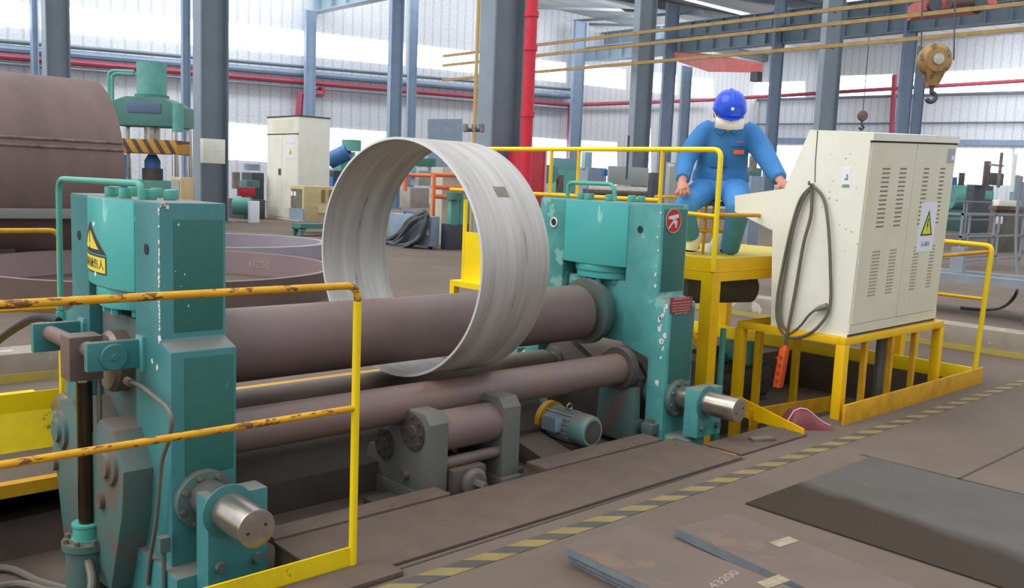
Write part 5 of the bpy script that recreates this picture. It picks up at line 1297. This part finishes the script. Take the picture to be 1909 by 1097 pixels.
# red cabinet + red pipe + yellow pipe at column F
cxF, cyF = cF.location.x, cF.location.y
x0_, x1_, y0_, y1_, z0_, z1_ = abox(962, 966, 1013, 274, 420, 17.4, 0)
t = thing('fire_cabinet', 'red steel cabinet at the foot of the red vertical pipe', 'cabinet', (x0_, y0_, 0))
MB().box(x0_, x1_, y0_, y1_+.3, 0, z1_).build('casing', RED, t, None, .02)
MB().box(x1_-.04, x1_, y0_-.02, y0_, 0, z1_).build('door_edge', mat('rose_edge', '#e0a0a8', rough=.5), t)
p0, p1 = at(975, 420, 17.0), at(985, 0, 17.0)
t = thing('fire_pipe', 'bright red vertical pipe running up the broad grey column', 'pipe', (p0.x, p0.y, 0))
MB().cyl((p0.x, p0.y, 0), (p0.x, p0.y, 9), .11, n=20).build('pipe_run', REDP, t)
for v in (220, 100, 40):
    z = at(980, v, 17).z; MB().cyl((p0.x, p0.y, z), (p0.x, p0.y, z+.1), .13, n=20).build('coupling', REDP, t)
p0 = at(884, 250, 17)
t = thing('gas_pipe', 'thin yellow vertical pipe with valves left of the broad grey column', 'pipe', (p0.x, p0.y, 0))
MB().cyl((p0.x, p0.y, 0), (p0.x, p0.y, 9), .035, n=12).build('pipe_run', mat('pipe_tan', '#c2a35e', rough=.5), t)
p = at(884, 242, 17); MB().tube([at(866, 242, 17), at(902, 243, 17)], .035, 8).build('manifold', DKM, t)
for u in (868, 884, 898): MB().cyl(at(u, 246, 17), at(u, 232, 17), .05, n=12).build('valve', STEELD, t)
# ================================================================== BACKGROUND, MIDDLE AND RIGHT
simple('machine_tool', 'teal planing machine seen through the yellow balusters', 'machine',
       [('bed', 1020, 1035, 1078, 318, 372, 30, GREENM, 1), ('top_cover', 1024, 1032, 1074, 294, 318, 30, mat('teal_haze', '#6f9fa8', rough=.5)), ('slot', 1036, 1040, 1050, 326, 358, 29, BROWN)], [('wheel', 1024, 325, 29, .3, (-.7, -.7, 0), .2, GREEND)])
simple('bending_rolls', 'grey plate bending machine with a shiny roll behind far stand', 'machine',
       [('bed', 1085, 1100, 1225, 352, 380, 26, DKM, 1), ('guard_plate', 1131, 1134, 1208, 309, 344, 25.5, GREYM), ('end_frame', 1206, 1214, 1226, 322, 372, 25.5, DKM, 1)], [('roll', 1096, 353, 25, .12, _rt, 1.6, STEEL), ('rod', 1168, 335, 25.2, .03, (0, 0, 1), 1.2, DKM)])
simple('machine_tool', 'far blue and pale machine row between the railing and the grey plate machine', 'machine',
       [('base', 1080, 1095, 1130, 312, 345, 36, BLUEG, 1), ('column', 1083, 1090, 1103, 283, 315, 36, mat('pale_cyan', '#9cc6d2', rough=.5)), ('blue_box', 1121, 1126, 1136, 316, 328, 34, BLUE)])
simple('machine_tool', 'grey machine cabinet standing between railing post and the worker', 'machine', [('casing', 1238, 1246, 1262, 303, 372, 27, GREYM, 1), ('label', 1247, 1248, 1257, 306, 311, 26.5, WHITE)])
simple('machine_tool', 'blue grey pedestal machine just right of the waist of the worker', 'machine', [('pedestal', 1392, 1398, 1418, 328, 375, 24, BLUEG, 1), ('head', 1388, 1398, 1420, 312, 328, 24, GREEND)], [('spindle', 1403, 320, 23.6, .1, (0, 0, 1), .4, STEELD)])
# machines at far right
simple('machine_tool', 'green machine with rounded cover at far right, next to console', 'machine',
       [('base', 1745, 1762, 1806, 360, 400, 45, GREEND, 1), ('column', 1768, 1774, 1782, 330, 365, 45, BLUE), ('column', 1784, 1788, 1796, 322, 360, 44, DKM)], [('cover', 1770, 368, 43.5, .58, (.8, -.6, 0), .7, GREENM)])
simple('machine_tool', 'dark tall drilling machine at far right against the lit windows', 'machine',
       [('base', 1800, 1815, 1850, 345, 372, 36, DKM, 1), ('column', 1830, 1834, 1844, 300, 346, 36, BROWN), ('head', 1843, 1850, 1870, 322, 345, 35, DKM), ('box', 1836, 1838, 1852, 356, 372, 33, GREENM), ('arm', 1843, 1848, 1872, 305, 309, 35, BLUEG)], [('pole', 1861, 350, 34, .06, (0, 0, 1), 1.3, STEELD), ('pole', 1886, 358, 34, .07, (0, 0, 1), 1.4, WHITE)])
simple('machine_tool', 'cream topped machine with warning label at far right', 'machine',
       [('base', 1842, 1860, 1906, 385, 435, 27, mat('murky_machine', '#6f6a5c', '#5a564a', scale=2, rough=.7), 1), ('cover', 1852, 1862, 1902, 373, 384, 26, CREAM), ('table', 1842, 1858, 1909, 384, 392, 26.5, BROWN), ('label', 1851, 1852, 1869, 404, 418, 24, WHITE)])
for i, (u, v, Z, m, lab) in enumerate(((1745, 355, 38, BLUE, 'small blue machine at right, in front of the window beside the console'), (1895, 362, 40, BLUEG, 'blue grey cabinet at the extreme right below the window'))):
    simple('machine_tool', lab, 'machine', [('casing', u-14, u-4, u+16, 338, v+10, Z, m, 1), ('top', u-10, u-4, u+8, 326, 338, Z, GREYM)])
# grey frame tables
def frame_table(u0, um, u1, vt, vb, Z, label, grp=None):
    a = abox(u0, um, u1, vt, vb, Z, 0); x0, x1, y0, y1, z0, z1 = a
    t = thing('steel_frame_rack', label, 'rack', (x0, y0, 0), grp); r = .04
    for x in (x0, (x0+x1)/2, x1):
        for y in (y0, y1): MB().box(x, x+r, y, y+r, 0, z1).build('leg', GREYS, t)
    for y in (y0, y1):
        for z in (z1, z1*.62, z1*.2): MB().box(x0, x1+r, y, y+r, z-r, z).build('rail', GREYS, t)
    for x in (x0, x1): MB().box(x, x+r, y0+r, y1, z1-r, z1).build('rail', GREYS, t)
    return t
frame_table(1740, 1788, 1902, 398, 478, 19, 'grey blue steel frame rack at right beyond the yellow guardrail')
frame_table(1690, 1738, 1845, 372, 425, 27, 'smaller grey frame rack behind the first one at right')
a = at(1790, 530, 14)
t = thing('roller_table', 'long grey blue steel table on brown blocks at right behind the guardrail', 'table', (a.x, a.y, 0))
x0, x1, y0, y1 = 12.3, 13.0, 1.0, 7.5; zt = zat(12.3, 4.2, 520)
MB().box(x0, x0+.10, y0, y1, zt-.11, zt).build('side_beam', GREYS, t); MB().box(x1, x1+.12, y0, y1, zt-.14, zt).build('side_beam', GREYS, t)
MB().box(x0+.12, x1, y0, y1, zt-.1, zt-.04).build('table_top', GREYS, t)
for y in (1.6, 3.4, 5.6, 7.0): MB().box(x0+.1, x1-.1, y, y+.25, .3, zt-.1).build('support', DKM, t)
u_ = onx(1790, 470, 12.6)
MB().box(12.6, 12.72, u_.y-.05, u_.y+.12, zt, zat(12.6, u_.y, 462)).build('upright', GREYS, t)
for i, y in enumerate((3.35, 5.5, 1.55)):
    tag(MB().box(x0-.1, x1, y, y+.55, 0, .3).build('timber_block', BROWN, None, (x0, y, 0), .02), 'brown timber block under the long grey steel table', 'block', 'blocks under the table')
tag(MB().tube(spline([at(1905, 330, 13.5), at(1896, 400, 13.2), at(1894, 480, 12.8), at(1898, 530, 12.3), at(1890, 555, 12.0), onz(1868, 573, .04), onz(1830, 577, .025), onz(1790, 574, .025)]), .022, 8).build('black_hose', CABLE, None, tuple(onz(1830, 580, 0))), 'thick dark hose curving down at the right edge to the floor', 'hose')
# hook block on its ropes
hz = at(1742, 112, 20); S = 20/FPX
t = thing('crane_hook_block', 'large ochre crane hook block hanging at upper right on two ropes', 'crane hook', tuple(hz))
dax = Vector((_fw.x, _fw.y, 0)).normalized()
MB().lathe([(.001, -.2), (.26, -.18), (.35, -.1), (.37, 0), (.35, .1), (.26, .18), (.001, .2)], hz, dax, 36).build('sheave_cover', HOOKY, t)
for k in (-1, 1):
    MB().lathe([(.1, 0), (.12, .02), (.001, .03)], hz + dax*.2*k, dax*k, 20).build('sheave_hub', STEEL, t)
MB().loft([[hz + Vector((0, 0, -.22)) + ax*a + dax*b for a, b in ((-.22, -.16), (.22, -.16), (.22, .16), (-.22, .16))], [hz + Vector((0, 0, -.56)) + ax*a + dax*b for a, b in ((-.1, -.08), (.1, -.08), (.1, .08), (-.1, .08))]]).build('yoke', HOOKY, t)
hk = [hz + Vector((0, 0, -.56)), hz + Vector((0, 0, -.68))] + [hz + Vector((0, 0, -.80)) + ax*(.1*math.sin(a)) + Vector((0, 0, .1*math.cos(a))) for a in [.3+i*.5 for i in range(9)]]
MB().tube(spline(hk, 3), .05, 10).build('hook', DKM, t)
for u in (1717, 1778): MB().tube([at(u, 112, 20), at(u+3, -30, 20)], .018, 6).build('wire_rope', DKM, t)
hz = at(1608, 216, 40)
t = thing('crane_hook_block', 'small dark crane hook hanging far off above the console', 'crane hook', tuple(hz))
MB().lathe([(.001, -.1), (.2, -.08), (.24, 0), (.2, .08), (.001, .1)], hz, dax, 24).build('sheave_cover', BROWN, t)
MB().tube(spline([hz + Vector((0, 0, -.2)), hz + Vector((0, 0, -.38)), hz + Vector((0, 0, -.5)) + ax*.09, hz + Vector((0, 0, -.6)), hz + Vector((0, 0, -.52)) - ax*.1], 4), .05, 8).build('hook', DKM, t)
MB().tube([hz, hz + Vector((0, 0, 7))], .02, 6).build('wire_rope', DKM, t)
# overhead cranes
p = at(1350, 118, 50)
t = thing('overhead_crane', 'distant red crane beam with tapered end, above the helmet of the worker', 'crane', tuple(p))
q0, q1 = at(1272, 105, 55), at(1422, 128, 44)
MB().loft([[q0 + Vector((0, 0, -.2)), q0 + Vector((0, .6, -.2)), q0 + Vector((0, .6, .3)), q0 + Vector((0, 0, .3))], [q0.lerp(q1, .5) + Vector((0, 0, -.5)), q0.lerp(q1, .5) + Vector((0, .6, -.5)), q0.lerp(q1, .5) + Vector((0, .6, .35)), q0.lerp(q1, .5) + Vector((0, 0, .35))],
           [q1 + Vector((0, 0, -.15)), q1 + Vector((0, .6, -.15)), q1 + Vector((0, .6, .25)), q1 + Vector((0, 0, .25))]]).build('beam', CRANE, t)
MB().box(q1.x-.25, q1.x+.15, q1.y+.1, q1.y+.5, q1.z-.6, q1.z-.15).build('trolley', DKM, t)
p = at(1790, 6, 30)
t = thing('hoist_trolley', 'red hoist trolley at the top right edge above the hook block', 'hoist', tuple(p))
a = [at(u, v, 30) for u, v in ((1720, 20), (1860, 6), (1850, -18), (1722, -8))]
MB().loft([a, [x + CF*1.2 for x in a]]).build('trolley_frame', CRANE, t)
for u in (1745, 1830): 
    c_ = at(u, 8, 29.8); MB().cyl(c_, c_ + CF*.3, .22, n=20).build('wheel', DKM, t)
MB().cyl(at(1770, 2, 29.6), at(1812, -2, 29.6), .22, n=20).build('rope_drum', BROWN, t)

# ================================================================== LIGHT + CAMERA
w = bpy.data.worlds.new('sky'); SC.world = w; w.use_nodes = True
bg = w.node_tree.nodes['Background']; bg.inputs['Color'].default_value = (.88, .94, 1, 1); bg.inputs['Strength'].default_value = .85
sun = bpy.data.lights.new('roof_daylight', 'SUN'); sun.energy = 1.25; sun.angle = math.radians(55); sun.color = (1, .97, .92)
so = bpy.data.objects.new('roof_daylight', sun); COL.objects.link(so)
so.rotation_euler = Vector((.60, -.22, -.77)).to_track_quat('-Z', 'Y').to_euler()
def wall_fill(x, y, z, sx, sy, d, e):  # unseen area lamps added to brighten the far walls
    l = bpy.data.lights.new('wall_fill_lamp', 'AREA'); l.shape = 'RECTANGLE'; l.size = sx; l.size_y = sy; l.energy = e; l.color = (.95, .98, 1)
    o = bpy.data.objects.new('wall_fill_lamp', l); COL.objects.link(o); o.location = (x, y, z)
    o.rotation_euler = Vector(d).to_track_quat('-Z', 'Y').to_euler()
wall_fill(14, 39, 14.5, 34, 3, (0, .6, -.8), 1500)
wall_fill(52, 40, 12.9, 30, 3, (0, .6, -.8), 1300)
wall_fill(65, 24, 12.9, 4, 26, (.55, .0, -.83), 1700)
cam = bpy.data.cameras.new('camera'); co = bpy.data.objects.new('camera', cam); COL.objects.link(co)
cam.sensor_fit = 'HORIZONTAL'; cam.sensor_width = 36; cam.lens = 36 * FPX / 1909; cam.clip_start = .05; cam.clip_end = 400
Mx = Matrix((CR, CU, -CF)).transposed().to_4x4(); Mx.translation = CP; co.matrix_world = Mx
SC.camera = co
vs_ = SC.view_settings; vs_.view_transform = 'Standard'; vs_.look = 'None'; vs_.gamma = 1; vs_.use_curve_mapping = False; vs_.exposure = 0.5
SC.cycles.max_bounces = 6; SC.cycles.diffuse_bounces = 4; SC.cycles.glossy_bounces = 3; SC.cycles.caustics_reflective = False; SC.cycles.caustics_refractive = False
